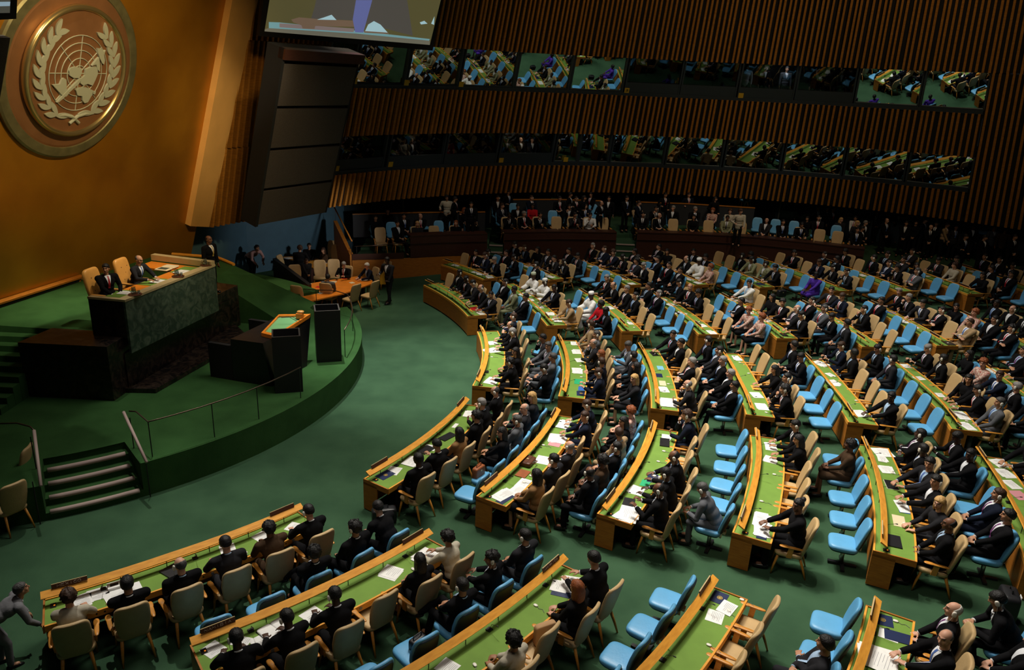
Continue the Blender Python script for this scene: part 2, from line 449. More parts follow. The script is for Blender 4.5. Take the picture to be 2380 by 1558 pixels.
conts = [[(590, 615), (600, 590), (645, 575), (705, 590), (712, 640), (690, 690), (640, 690), (600, 665)],
         [(450, 758), (515, 752), (530, 700), (548, 690), (570, 705), (582, 800), (604, 850), (585, 880), (540, 860), (500, 815)],
         [(745, 600), (790, 575), (855, 572), (872, 640), (850, 715), (830, 770), (780, 750), (735, 765), (705, 740), (712, 695), (745, 660)],
         [(670, 815), (700, 790), (775, 790), (840, 820), (828, 880), (800, 945), (768, 955), (745, 925), (738, 880), (690, 868)],
         [(838, 380), (880, 385), (905, 410), (922, 395), (908, 440), (925, 500), (922, 545), (900, 530), (870, 480), (848, 430)],
         [(500, 935), (560, 850), (640, 760), (690, 700), (715, 690), (690, 745), (620, 820), (560, 890), (515, 935)],
         [(800, 560), (835, 500), (860, 470), (880, 560), (885, 620), (860, 600), (840, 545)],
         [(848, 830), (866, 830), (862, 862), (846, 858)]]
for k, c in enumerate(conts):
    mb = MB(); flat(mb, [cp(x, y) for x, y in c], .275, .05+.003*k); mb.build('continent', M_seal_rel, seal)
mb = MB()
def leaf(x, y, ang, L, w):
    pts = []
    for k in range(9):
        t = k/8; pts.append((t*L, w*math.sin(PI*t)**.8))
    for k in range(7, 0, -1):
        t = k/8; pts.append((t*L, -w*.55*math.sin(PI*t)))
    ca, sa = math.cos(ang), math.sin(ang)
    flat(mb, [(x+px*ca-py*sa, y+px*sa+py*ca) for px, py in pts], .275, .05)
for sgn in (-1, 1):
    mb = MB()
    for k in range(9):
        a = R(-78)-R(14)*0-sgn*0
        th = R(242)-R(13.5)*k if sgn < 0 else R(-62)+R(13.5)*k
        rr = 1.36
        x, y = rr*math.cos(th), rr*math.sin(th)+.04
        tan = th-PI/2 if sgn < 0 else th+PI/2
        leaf(x, y, tan+R(26), .46, .10); leaf(x, y, tan-R(26), .46, .10)
    # tail leaves and stem
    x, y = (-.20*1, -1.25) if sgn < 0 else (.20, -1.25)
    mb.tube([(sgn*.75, -1.22, .29), (sgn*.4, -1.20, .30), (sgn*.1, -1.26, .31), (-sgn*.18, -1.46, .31)], [.02, .05, .05, .045], 8)
    leaf(sgn*.12, -1.2, R(0) if sgn > 0 else R(180), .62, .10)
    mb.build('laurel_branch', M_seal_rel, seal)
# corner of a black screen frame at the far left edge of the picture
lf = empty('wall_screen', (0, 0, 0)); tag(lf, 'dark framed screen cut by the upper left picture edge', 'screen')
def atn(u, v, n):   # point on a plane parallel to the gold wall, n metres in front
    d = ray(u, v); O = Vector((0, 0, CH)); t = ((gw(0, 0, n)-O).dot(gn))/d.dot(gn); return O+d*t
mb = MB()
a, b, c, d = atn(-260, -120, 2.2), atn(-260, 60, 2.2), atn(38, 44, 2.2), atn(46, -120, 2.2)
mb.prism([a, b, c, d], gn*-.15); mb.build('frame', M_matt, lf)
mb = MB()
a, b, c, d = atn(-230, -120, 2.23), atn(-230, 34, 2.23), atn(23, 30, 2.23), atn(28, -120, 2.23)
mb.poly([a, b, c, d]); mb.build('display', mat('dim_screen', (.10, .10, .08), .5, emit=.5), lf)
mb = MB()
a, b, c, d = atn(-230, 8, 2.235), atn(-230, 20, 2.235), atn(23, 14, 2.235), atn(24, 4, 2.235)
mb.poly([a, b, c, d]); mb.build('display_image', mat('screen_pale_blue', (.30, .42, .50), .5, emit=.7), lf)
mb = MB(); mb.prism([atn(-240, 86, 2.2), atn(-240, 440, 2.2), atn(-12, 300, 2.2), atn(24, 88, 2.2)], gn*-.2)
lb = mb.build('wall_panel', M_speaker); tag(lb, 'dark grille panel below the cut off screen at left edge', 'panel')

# ------------------------------------------------------------------ curved slatted wall with booths
WS = 1.08
WX, WY_, WR = 8.384*WS, 19.635*WS, 20.393*WS
ZE = [10.51, 8.695, 6.647, 4.935, 3.43]
def wr(z): return WR-.322*(z-3.43)
def wpt(th, z, dr=0): r = wr(z)+dr; return Vector((WX+r*math.cos(th), WY_+r*math.sin(th), z))
def wth(u, z, dr=0):
    lo, hi = R(20), R(165)
    for _ in range(50):
        m_ = (lo+hi)/2
        if pix(wpt(m_, z, dr))[0] > u: lo = m_
        else: hi = m_
    return (lo+hi)/2
TH0, TH1 = wth(2560, 7), wth(745, 6)
def wall_band(z0, z1, th0, th1, dr0, dr1, mb, n=None, mi=0):
    n = n or max(2, int(abs(th1-th0)/R(2)))
    for k in range(n):
        a, b = th0+(th1-th0)*k/n, th0+(th1-th0)*(k+1)/n
        mb.hexa([wpt(a, z0, dr0), wpt(b, z0, dr0), wpt(b, z0, dr1), wpt(a, z0, dr1)],
                [wpt(a, z1, dr0), wpt(b, z1, dr0), wpt(b, z1, dr1), wpt(a, z1, dr1)], mi)
def slat_band(z0, z1, th0, th1, mb, pitch=.288, w=.108, depth=.16, seed=1):
    rnd = random.Random(seed); n = int(abs(th1-th0)*WR/pitch)
    for k in range(n):
        th = th0+(th1-th0)*(k+.5)/n; hw = w/2/WR*(1+.15*rnd.random())
        th += rnd.uniform(-.12, .12)*pitch/WR
        a, b = th-hw, th+hw
        mb.hexa([wpt(a, z0, -depth), wpt(b, z0, -depth), wpt(b, z0, 0), wpt(a, z0, 0)],
                [wpt(a, z1, -depth), wpt(b, z1, -depth), wpt(b, z1, 0), wpt(a, z1, 0)])
THR = wth(2292, 9.5)     # where the windows end on the right
for num, (z0, z1, a0, a1) in enumerate(((ZE[0], 16.5, TH0, TH1), (ZE[2], ZE[1], THR, TH1), (ZE[4], ZE[3], THR, TH1), (ZE[4], ZE[0]+.0, TH0, THR-.002))):
    mb = MB(); wall_band(z0+.02, z1-.02, a0, a1, .02, .12, mb)
    o = struct(mb, 'wall_right' if num == 0 else 'trim_%d' % (20+num), M_slatdark, label='dark backing of the slatted wall')
    mb = MB(); slat_band(z0, z1, a0, a1, mb, seed=num+3); sl = mb.build('slats', M_slat, o)
    if num in (1, 2):
        mb = MB(); wall_band(z1-.02, z1+.16, a0, a1, -.02, .6, mb); mb.build('ledge', M_mull, o)
# booth rooms behind the glass
for num, (z0, z1, nm) in enumerate(((ZE[1], ZE[0], 'upper'), (ZE[3], ZE[2], 'lower'))):
    mb = MB()
    wall_band(z0-.1, z1+.3, THR-.02, TH1, 2.6, 2.7, mb); wall_band(z0-.2, z0-.1, THR-.02, TH1, .1, 2.7, mb); wall_band(z1+.3, z1+.4, THR-.02, TH1, .1, 2.7, mb)
    struct(mb, 'trim_%d' % (24+num), M_matt, label='dark room behind the %s row of booth windows' % nm)
UP = [(762, 822, 0), (830, 945, 1), (951, 1068, 1), (1075, 1198, 1), (1203, 1326, 1), (1331, 1451, 1), (1458, 1582, 0), (1588, 1714, 0), (1722, 1848, 0), (1855, 1986, 0), (1994, 2140, 1), (2147, 2294, 1)]
LO = [(774, 893, 0), (904, 1030, 0), (1037, 1155, 0), (1163, 1284, 0), (1292, 1345, 1), (1349, 1417, 1), (1423, 1545, 1), (1552, 1679, 1), (1687, 1816, 1), (1824, 1959, 1), (1967, 2104, 1), (2112, 2258, 1)]
wn = 0
prev = None
for ri, (row, z0, z1) in enumerate(((UP, ZE[1]+.16, ZE[0]), (LO, ZE[3]+.16, ZE[2]))):
    for k, (u0, u1, mir) in enumerate(row):
        zm = (z0+z1)/2; a1, a0 = wth(u0, zm, .12), wth(u1, zm, .12); wn += 1
        w = empty('window_%d' % wn, wpt((a0+a1)/2, z0, .12)); w['kind'] = 'structure'
        w['label'] = '%s booth window %s from the left' % (('upper', 'lower')[ri], ORD[k])
        mb = MB(); f = .05/WR
        wall_band(z0, z1, a0-.055/WR, a0+f*.6, .02, .22, mb, 1); wall_band(z0, z1, a1-f*.6, a1+.055/WR, .02, .22, mb, 1)
        if not mir: wall_band(z0, z0+.50, a0, a1, .05, .20, mb, 2)
        else: wall_band(z0, z0+.06, a0, a1, .05, .20, mb, 2)
        mb.build('window_frame', M_mull, w, world=True)
        zz = z0+.50 if not mir else z0+.06
        mb = MB(); td_ = .13 if ri == 0 else .27
        mb.poly([wpt(a0, zz, .13), wpt(a1, zz, .13), wpt(a1, z1, td_), wpt(a0, z1, td_)])
        mb.build('pane', M_mirror if mir else M_clear, w, world=True)
def booth_sign(u, z, txt=None):
    a = wth(u, z, -.02); P = wpt(a, z, -.03); t = Vector((-math.sin(a), math.cos(a), 0))
    up = (wpt(a, z+.3)-wpt(a, z)).normalized(); t = -t
    mb = MB(); h = .125; n_ = t.cross(up)
    mb.prism([P-t*h-up*h, P+t*h-up*h, P+t*h+up*h, P-t*h+up*h], n_*-.02); o = mb.build('booth_sign', M_sign)
    return o, P, t, up, n_
SG = [(825, 8.97, 'left end of the upper booth row'), (945, 8.95, 'between first and second upper mirror windows'), (1072, 8.95, 'between second and third upper mirror windows'),
      (1457, 8.95, 'under the leftmost black window of the upper row'), (1722, 8.95, 'under the upper booth with standing people'), (783, 5.22, 'at left end of the lower booth row'),
      (908, 5.22, 'between the two leftmost lower booth windows'), (1165, 5.22, 'under lower booth window with three seated people'), (1315, 5.25, 'beside the small dark lower window')]
for k, (u, z, lab) in enumerate(SG):
    o, P, t, up, n_ = booth_sign(u, z); tag(o, 'small yellow number sign '+lab, 'sign', 'booth number signs')
    if k == 3:
        pts = {'2': [(-1, 1), (0, 1), (0, 0), (-1, 0), (-1, -1), (0, -1)], '0': [(.5, 1), (1.3, 1), (1.3, -1), (.5, -1), (.5, 1)]}
        mb = MB()
        for g in pts.values(): mb.tube([P+n_*.004+t*(x*.045-.005)+up*(y*.055) for x, y in g], .011, 5)
        mb.build('number', M_matt, o)

# ------------------------------------------------------------------ left slatted wall (three stepped tiers) and blue wall below
LA = Vector((-12.75, 31.0, 2.99)); LB = Vector((-9.3, 37.0, 2.99)); ld = (LB-LA).normalized(); ln = Vector((ld.y, -ld.x, 0))
def lw(s, z, n=0): return LA+ld*s+Vector((0, 0, z-2.99))+ln*(.27*(z-2.99)+n)
def lat(u, v):
    O = Vector((0, 0, CH)); d = ray(u, v); up = Vector((ln.x*.27, ln.y*.27, 1)); N = ld.cross(up); t = (LA-O).dot(N)/d.dot(N); X = O+d*t
    return (X-LA).dot(ld), X.z
tiers = []
for (u, v0, v1) in ((487, 527, 343), (515, 345, 93), (574, 93, -260)):
    s0, z0 = lat(u, v0); s1, z1 = lat(u+ (28 if v1 > 0 else 60), v1); tiers.append((s0, z0, z1))
for k, (s0, z0, z1) in enumerate(tiers):
    mb = MB(); s1 = 7.5; zz = [2.99, tiers[1][1], tiers[2][1], 17][k:k+2]
    mb.hexa([lw(s0, zz[0], -.12), lw(s1, zz[0], -.12), lw(s1, zz[0], -.02), lw(s0, zz[0], -.02)], [lw(s0, zz[1], -.12), lw(s1, zz[1], -.12), lw(s1, zz[1], -.02), lw(s0, zz[1], -.02)])
    o = struct(mb, 'wall_left' if k == 0 else 'trim_%d' % (26+k), M_slatdark, label='dark backing of the slatted wall beside the pilaster')
    mb = MB(); x = s0
    while x < s1:
        mb.hexa([lw(x, zz[0], -.02), lw(x+.09, zz[0], -.02), lw(x+.09, zz[0], .18), lw(x, zz[0], .18)], [lw(x, zz[1], -.02), lw(x+.09, zz[1], -.02), lw(x+.09, zz[1], .18), lw(x, zz[1], .18)]); x += .27
    mb.build('slats', M_slat, o)
mb = MB()
b0, b1, b2 = Vector((-14.2, 30.6, 0)), Vector((-12.6, 34.6, 0)), Vector((-8.6, 39.0, 0))
for p, q in ((b0, b1), (b1, b2)): mb.prism([p, q, q+Vector((0, 0, 3.9)), p+Vector((0, 0, 3.9))], Vector(((q-p).y, -(q-p).x, 0)).normalized()*-.2)
struct(mb, 'wall_far', M_bluewall, label='plain blue wall under the dark panels')

# dark column of four grille panels
bd = empty('grille_column', (-8.5, 28.0, 4.2)); tag(bd, 'tall dark column of four grille panels hanging beside the slatted wall', 'panel')
cBL, cBR, cTL, cTR = [Vector((0, 0, CH))*(1-.86)+p*.86 for p in (Vector((-10.98, 30.75, 3.2)), Vector((-8.85, 34.4, 3.2)), Vector((-9.22, 30.15, 10.15)), Vector((-7.02, 34.05, 10.1)))]
cn = (cBR-cBL).cross(cTL-cBL).normalized()
def cq(s, t): return (cBL*(1-s)+cBR*s)*(1-t)+(cTL*(1-s)+cTR*s)*t
mb = MB(); mb.prism([cq(0, 0), cq(1, 0), cq(1, 1), cq(0, 1)], cn*-.55)
mb.prism([cq(0, 0), cq(.03, 0), cq(.03, 1), cq(0, 1)], cn*.22); mb.prism([cq(.97, 0), cq(1, 0), cq(1, 1), cq(.97, 1)], cn*.1)
mb.build('frame', M_matt, bd, world=True)
for t0, t1 in ((.005, .205), (.225, .44), (.46, .675), (.695, .92)):
    mb = MB(); mb.prism([cq(.035, t0), cq(.965, t0), cq(.965, t1), cq(.035, t1)], cn*.14); mb.build('grille_panel', M_speaker, bd, world=True)
mb = MB(); mb.prism([cq(0, .945), cq(1, .945), cq(1, 1), cq(0, 1)], cn*.3); mb.build('cornice', M_darkwood, bd, world=True)

# big projection screen
def plane_at(u, v, P0, N): O = Vector((0, 0, CH)); d = ray(u, v); return O+d*((P0-O).dot(N)/d.dot(N))
sBL = ray(615, 73); sBL = Vector((0, 0, CH))+sBL*(28.5/sBL.y); sBR = ray(1000, 103); sBR = Vector((0, 0, CH))+sBR*(33.4/sBR.y)
sd = Vector((sBR.x-sBL.x, sBR.y-sBL.y, 0)).normalized(); sn = Vector((sd.y, -sd.x, 0)); su = Vector((sn.x*.25, sn.y*.25, 1)).normalized(); sN = sd.cross(su)
scr = empty('projection_screen', sBL); tag(scr, 'large projection screen showing hands and a gavel, above the grille column', 'screen')
def sp(u, v, n=0): return plane_at(u, v, sBL, sN)+sN*n
mb = MB(); mb.prism([sp(603, 84, -.02), sp(1006, 118, -.02), sp(1052, -110, -.02), sp(628, -140, -.02)], sN*-.18); mb.build('frame', M_matt, scr, world=True)
SM = [mat('screen_'+n, c, .6, emit=e) for n, c, e in (('olive', (.13, .115, .045), 0.56), ('brown_suit', (.11, .10, .085), 0.56), ('desk_edge', (.16, .32, .34), 0.81), ('desk_front', (.20, .19, .14), 0.56), ('wood', (.21, .14, .09), 0.62), ('tie', (.13, .15, .36), 0.74), ('hand', (.36, .55, .60), 0.81), ('book', (.27, .21, .20), 0.62))]
mb = MB()
def sq(x, y): return 600+x*450/2380, y*120/635
def spoly(pts, mi, n): mb.poly([sp(*sq(x, y), n) for x, y in pts], mi)
spoly([(78, 385), (2110, 552), (2260, -60), (2330, -500), (200, -500), (140, 0)], 0, 0)
spoly([(650, 230), (1170, 250), (1900, 440), (1830, 0), (1700, -400), (800, -400), (690, 100)], 1, .004)
spoly([(130, 270), (260, 275), (1190, 375), (2110, 480), (2100, 500), (1200, 412), (130, 345)], 2, .008)
spoly([(80, 360), (130, 345), (1200, 412), (2108, 500), (2108, 552), (78, 385)], 3, .010)
spoly([(260, 285), (1180, 350), (1170, 395), (260, 335)], 7, .012)
spoly([(405, 240), (500, 212), (700, 230), (1190, 255), (1200, 330), (700, 318), (690, 355), (545, 350), (530, 310), (430, 275)], 4, .014)
spoly([(1200, 0), (1400, 0), (1290, 400), (1190, 395), (1160, 240)], 5, .016)
spoly([(1310, 385), (1350, 300), (1420, 258), (1500, 300), (1590, 400), (1450, 405)], 6, .018)
spoly([(720, 240), (800, 215), (900, 180), (960, 245)], 6, .018)
spoly([(1300, 380), (1600, 400), (1600, 418), (1300, 400)], 4, .020)
spoly([(1985, 275), (2040, 255), (2080, 290), (2000, 300)], 6, .012); spoly([(2125, 290), (2165, 200), (2160, 305)], 6, .012)
mb.build('display_image', SM, scr, world=True)
# ------------------------------------------------------------------ chair prototypes (front faces +Y, origin on the floor under the seat)
PARK = []
def make_armchair(arms=True):
    root = empty('armchair' if arms else 'side_chair', (0, 0, 0))
    mb = MB(); mb.sell((0, .02, .455), (.265, .255, .055), .45, .42, n=24, k=8); mb.build('seat', M_beige, root, smooth=True)
    mb = MB(); rt = Matrix.Rotation(R(14), 3, 'X')
    mb.sell((0, -.30, .78), (.255, .040, .355), .35, .55, rot=rt, n=28, k=16, taper=lambda z: 1-.17*max(0, -z)**1.3-.06*max(0, z)**3, bend=.05)
    mb.build('backrest', M_beige, root, smooth=True)
    for sx in (-1, 1):
        mb = MB(); mb.tube([(sx*.20, .19, .43), (sx*.225, .24, .2), (sx*.24, .27, 0)], [.026, .021, .014], 8); mb.build('leg', M_legwood, root, smooth=True)
        mb = MB(); mb.tube([(sx*.18, -.18, .43), (sx*.21, -.27, .2), (sx*.23, -.34, 0)], [.028, .022, .014], 8); mb.build('leg', M_legwood, root, smooth=True)
        if arms:
            mb = MB(); mb.sell((sx*.300, .0, .665), (.036, .21, .014), .6, .7, n=16, k=6)
            mb.sell((sx*.300, .12, .668), (.046, .09, .012), .6, .8, n=14, k=6)
            ar = mb.build('armrest', M_legwood, root, smooth=True)
            mb = MB(); mb.hexa([(sx*.25, -.03, .43), (sx*.285, -.03, .43), (sx*.285, .06, .43), (sx*.25, .06, .43)],
                               [(sx*.285, -.05, .66), (sx*.312, -.05, .66), (sx*.312, .04, .66), (sx*.285, .04, .66)])
            mb.build('arm_support', M_legwood, ar)
    mb = MB(); mb.box((0, .0, .405), (.40, .36, .035)); mb.build('seat_frame', M_legwood, root)
    return root
def make_bluechair():
    root = empty('blue_chair', (0, 0, 0))
    mb = MB(); mb.sell((0, .03, .465), (.265, .265, .065), .5, .45, n=28, k=10); mb.build('seat', M_blue, root, smooth=True)
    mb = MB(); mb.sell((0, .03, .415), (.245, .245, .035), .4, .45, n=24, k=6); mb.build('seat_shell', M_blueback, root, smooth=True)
    rt = Matrix.Rotation(R(15), 3, 'X')
    bk = MB(); bk.sell((0, -.275, .74), (.245, .042, .31), .45, .55, rot=rt, n=28, k=14, taper=lambda z: 1-.12*max(0, z)**2-.1*max(0, -z), bend=.04)
    bo = bk.build('backrest', M_blue, root, smooth=True)
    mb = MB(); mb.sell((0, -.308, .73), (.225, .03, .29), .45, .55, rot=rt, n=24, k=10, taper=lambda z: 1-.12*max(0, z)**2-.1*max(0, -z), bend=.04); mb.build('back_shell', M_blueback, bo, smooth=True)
    mb = MB(); mb.tube([(0, 0, .40), (0, 0, .05)], .04, 10); mb.build('pedestal', M_steel, root, smooth=True)
    mb = MB(); mb.box((0, -.02, .03), (.5, .07, .04)); mb.box((0, -.02, .03), (.07, .5, .04)); mb.build('base', M_black, root)
    mb = MB(); mb.box((0, -.24, .44), (.09, .10, .06)); mb.box((0, -.20, .36), (.04, .04, .14)); mb.build('hinge_box', M_white, root)
    return root
def make_highback():
    root = empty('high_back_chair', (0, 0, 0))
    mb = MB(); mb.sell((0, .02, .46), (.30, .28, .07), .5, .45, n=24, k=8); mb.build('seat', M_tanl, root, smooth=True)
    rt = Matrix.Rotation(R(10), 3, 'X')
    mb = MB(); mb.sell((0, -.30, .86), (.29, .07, .45), .4, .5, rot=rt, n=28, k=14, taper=lambda z: 1-.08*max(0, -z), bend=-.02)
    bo = mb.build('backrest', M_tanl, root, smooth=True)
    for x, z in ((-.12, .75), (.12, .75), (0, .92), (-.12, 1.08), (.12, 1.08)):
        mb = MB(); mb.sell((x, -.235-(z-.86)*.17, z), (.014, .01, .014), 1, 1, n=8, k=6); mb.build('button', M_brownl, bo)
    for sx in (-1, 1):
        mb = MB(); mb.sell((sx*.31, .0, .68), (.04, .22, .03), .6, .7, n=14, k=6); mb.build('armrest', M_tanl, root, smooth=True)
    mb = MB(); mb.tube([(0, 0, .42), (0, 0, .06)], .04, 8); mb.box((0, 0, .03), (.5, .07, .05)); mb.box((0, 0, .03), (.07, .5, .05)); mb.build('base', M_black, root)
    return root
P_ARM, P_SIDE, P_BLUE, P_HIGH = make_armchair(), make_armchair(False), make_bluechair(), make_highback()
USED = set()
CHS = 1.08
def place(proto, x, y, z, rz, label, cat, group=None):
    if proto.name not in USED: USED.add(proto.name); children(proto); o = proto
    else: o = copy_tree(proto)
    o.location = (x, y, z); o.rotation_euler = (0, 0, rz); o.scale = (CHS,)*3; tag(o, label, cat, group)
    return o

# ------------------------------------------------------------------ podium
pod = empty('podium_desk', (-10.9, 21.3, DZ)); tag(pod, 'long green marble podium desk with buff top where two men sit', 'desk')
FL, FR, BL, BR = Vector((-10.34, 19.09, 0)), Vector((-9.50, 23.12, 0)), Vector((-11.40, 19.22, 0)), Vector((-11.66, 23.70, 0))
def z_(p, z): return Vector((p.x, p.y, z))
def ins(p, q, t): return p*(1-t)+q*t
fl2, fr2 = ins(FL, BL, .06), ins(FR, BR, .05)
mb = MB(); mb.hexa([z_(FL, 1.97), z_(FR, 1.97), z_(fr2, 1.97), z_(fl2, 1.97)], [z_(FL, 3.44), z_(FR, 3.44), z_(fr2, 3.44), z_(fl2, 3.44)]); mb.build('front_slab', M_marbleg, pod, world=True)
mb = MB(); bl2 = BL+(FR-FL).normalized()*.07; f3 = FL+(FR-FL).normalized()*.07
mb.hexa([z_(fl2, 2.41), z_(BL, 2.41), z_(bl2, 2.41), z_(ins(f3, bl2, .06), 2.41)], [z_(fl2, 3.44), z_(BL, 3.44), z_(bl2, 3.44), z_(ins(f3, bl2, .06), 3.44)]); mb.build('end_slab', M_marbleb, pod, world=True)
mb = MB(); dfw = (FR-FL).normalized(); dn = (FL-BL).normalized()
def strip(a, b, w, z0, z1, side):
    n = side.normalized()*w; mb.hexa([z_(a, z0), z_(b, z0), z_(b+n, z0), z_(a+n, z0)], [z_(a, z1), z_(b, z1), z_(b+n, z1), z_(a+n, z1)])
strip(FL+dn*.02, FR+dn*.02, .26, 3.44, 3.50, -dn)
strip(FL+dn*.02-dfw*.02, BL-dfw*.02, .14, 3.441, 3.501, dfw)
strip(FR+dn*.0, BR, .20, 3.44, 3.62, dfw*-1)
mb.build('buff_edge_top', M_buff, pod, world=True)
mb = MB(); a, b, c, d = ins(FL, BL, .2)+dfw*.14, ins(FR, BR, .1)-dfw*.2, ins(FR, BR, .42)-dfw*.2, ins(FL, BL, .85)+dfw*.14
mb.hexa([z_(p, 3.34) for p in (a, b, c, d)], [z_(p, 3.40) for p in (a, b, c, d)])
a, b, c, d = ins(FR, BR, .40)-dfw*.9, ins(FR, BR, .40)-dfw*.2, BR-dfw*.2, BR-dfw*.9
mb.hexa([z_(p, 3.34) for p in (a, b, c, d)], [z_(p, 3.401) for p in (a, b, c, d)])
mb.build('worktop', M_orangew, pod, world=True)
for t, lab in ((.17, 0), (.5, 1), (.86, 2)):
    mb = MB(); c = ins(FL, FR, t)-dn*.62; e1, e2 = dfw*.38, dn*.27
    mb.hexa([z_(c-e1-e2, 3.40), z_(c+e1-e2, 3.40), z_(c+e1+e2, 3.40), z_(c-e1+e2, 3.40)], [z_(c-e1-e2, 3.412), z_(c+e1-e2, 3.412), z_(c+e1+e2, 3.412), z_(c-e1+e2, 3.412)]); mb.build('green_blotter', M_felt, pod, world=True)
mb = MB(); mb.prism([(-12.95, 18.40, .861), (-10.60, 18.38, .861), (-10.52, 19.5, .861), (-12.75, 19.6, .861)], (0, 0, 1.55))
blk = mb.build('marble_block', M_marbleb); tag(blk, 'big black marble block at the left end of the podium desk', 'plinth')
mb = MB(); mb.prism([(-10.52, 19.05, .861), (-9.53, 24.95, .861), (-10.3, 25.15, .861), (-11.3, 19.05+.5, .861)], (0, 0, 1.10))
mb.prism([(-9.88, 23.25, .861), (-9.53, 24.95, .861), (-10.42, 25.2, .861), (-10.7, 23.4, .861)], (0, 0, 1.44))
blk = mb.build('stone_plinth', M_marbleb); tag(blk, 'long black marble base under the green podium front and its right end block', 'plinth')
mb = MB(); mb.prism([at(272, 912, .87, 0), at(362, 914, .87, 0), at(578, 790, .87, 0), at(548, 762, .87, 0), (-9.6, 24.5, .87), (-10.45, 19.0, .87)], (0, 0, .12))
blk = mb.build('marble_step', M_marbleb); tag(blk, 'low black marble step in front of the podium base', 'step')
# objects on the podium
def sheet(c, w, l, rz, z, n=1, m_=M_paper, h=.004, text=True, name='paper_stack', label='', cat='papers', group=None, rnd=None, emblem=False):
    root = empty(name, (c[0], c[1], z), rz); tag(root, label, cat, group)
    rnd = rnd or random.Random(int(c[0]*997+c[1]*131))
    for i in range(n):
        a = rnd.uniform(-.25, .25) if i else 0; dx, dy = (rnd.uniform(-.06, .06), rnd.uniform(-.05, .05)) if i else (0, 0)
        mb = MB(); mb.box((dx, dy, h*(i+.5)+.0005*i), (w, l, h), rz3(a)); s = mb.build('sheet', m_, root)
        if text and i == n-1:
            mb = MB()
            for k in range(7):
                y = l*.36-k*l*.095; ww = w*.7*(1 if k % 3 else .6)
                q = [rz3(a) @ Vector((x_, y_, 0))+Vector((dx, dy, h*(i+1)+.0016+.0005*i)) for x_, y_ in ((-w*.38, y), (-w*.38+ww, y), (-w*.38+ww, y+.006), (-w*.38, y+.006))]
                mb.poly(q)
            mb.build('printed_lines', M_ink, s)
    if emblem:
        mb = MB(); mb.lathe((0, .01, h+.001), [(.05, 0), (.05, .002), (.036, .002), (.036, 0)], 20); mb.lathe((0, .01, h+.001), [(.028, .001), (.0, .0015)], 16)
        mb.build('gold_emblem', M_gold_emb, root)
    return root
def jug(P, label):
    root = empty('water_jug', P); tag(root, label, 'jug')
    mb = MB(); mb.lathe((0, 0, 0), [(.001, .002), (.17, .002), (.18, .02), (.17, .022), (.001, .02)], 24); mb.build('tray', M_brownl, root)
    mb = MB(); mb.lathe((-.03, 0, .022), [(.06, 0), (.075, .05), (.06, .13), (.05, .17), (.058, .20)], 18); mb.tube([(-.10, 0, .06), (-.15, 0, .10), (-.13, 0, .16), (-.09, 0, .17)], .008, 6); mb.build('jug_body', M_tumbler, root, smooth=True)
    mb = MB(); mb.lathe((.09, .03, .022), [(.001, 0), (.034, .002), (.038, .10)], 14); mb.build('tumbler', M_tumbler, root, smooth=True)
pa = ins(FL, FR, .17)-dn*.13
jug((pa.x+.03, pa.y-.22, 3.50), 'glass jug and tumbler on tray at left end of the podium desk')
pa = ins(FL, FR, .60)-dn*.14; jug((pa.x, pa.y, 3.50), 'glass jug and tumbler on tray at middle of the podium desk')
pa = ins(FL, FR, .95)-dn*.16; jug((pa.x, pa.y, 3.50), 'glass jug and tumbler on tray at right end of the podium desk')
for t, n, w, lab in ((.20, 2, .30, 'white papers before the left man at the podium'), (.52, 3, .34, 'white papers before the right man at the podium'), (.80, 3, .40, 'white papers at the empty right place of the podium')):
    c = ins(FL, FR, t)-dn*.55; sheet((c.x, c.y), w, .36, R(78), 3.415, n, label=lab)
bkr = at(388, 622, 3.46, 0)
root = empty('open_book', (bkr.x, bkr.y, 3.43), R(80)); tag(root, 'open book with dark picture page at the right place of the podium', 'book')
for sx in (-1, 1):
    mb = MB(); mb.sell((sx*.17, 0, .02), (.17, .22, .022), .3, .25, n=20, k=6); pg = mb.build('page_block', M_cream, root)
    if sx < 0: mb = MB(); mb.box((sx*.17, 0, .043), (.22, .3, .003)); mb.build('picture', mat('dark_print', (.06, .07, .05), .5), pg)

# ------------------------------------------------------------------ lectern
lec = empty('lectern', (-7.6, 20.9, PZ)); tag(lec, 'black marble speaker lectern with orange wood top and green inlay', 'lectern')
def A(u, v, h): return at(u, v, h, False)
mb = MB()
w0, w1 = Vector((-8.76, 20.30, 0)), Vector((-7.98, 20.08, 0))
back = Vector((.05, .12, 0))
mb.hexa([z_(w0, .861), z_(w1, .861), z_(w1+back, .861), z_(w0+back, .861)], [z_(w0, 1.93), z_(w1, 1.93), z_(w1+back, 1.93), z_(w0+back, 1.93)]); mb.build('left_wing', M_matt, lec, world=True)
mb = MB(); c0, c1 = A(577, 743, 1.95), A(640, 752, 1.95); mb.hexa([z_(c0, .861), z_(c1, .861), z_(c1+back, .861), z_(c0+back, .861)], [z_(c0, 1.95), z_(c1, 1.95), z_(c1+back, 1.95), z_(c0+back, 1.95)]); mb.build('rear_wing', M_matt, lec, world=True)
T = [A(607, 776, 2.26), A(640, 784, 2.26), A(722, 732, 2.30), A(648, 733, 2.30)]
mb = MB(); q0, q1, q2, q3 = Vector((-8.0, 20.08, 0)), Vector((-6.80, 19.78, 0)), Vector((-6.25, 21.45, 0)), Vector((-7.3, 21.9, 0))
t0, t1, t2, t3 = Vector((-8.0, 20.08, 2.15)), Vector((-7.0, 19.85, 2.15)), z_(T[2], 2.27), z_(T[3], 2.27)
mb.hexa([z_(q0, .861), z_(q1, .861), z_(q2, .861), z_(q3, .861)], [t0, t1, t2, t3]); mb.build('body', mat('lectern_black', (.008, .008, .009), .35), lec, world=True)
ctr = sum(T, Vector())/4
mb = MB(); n = 4
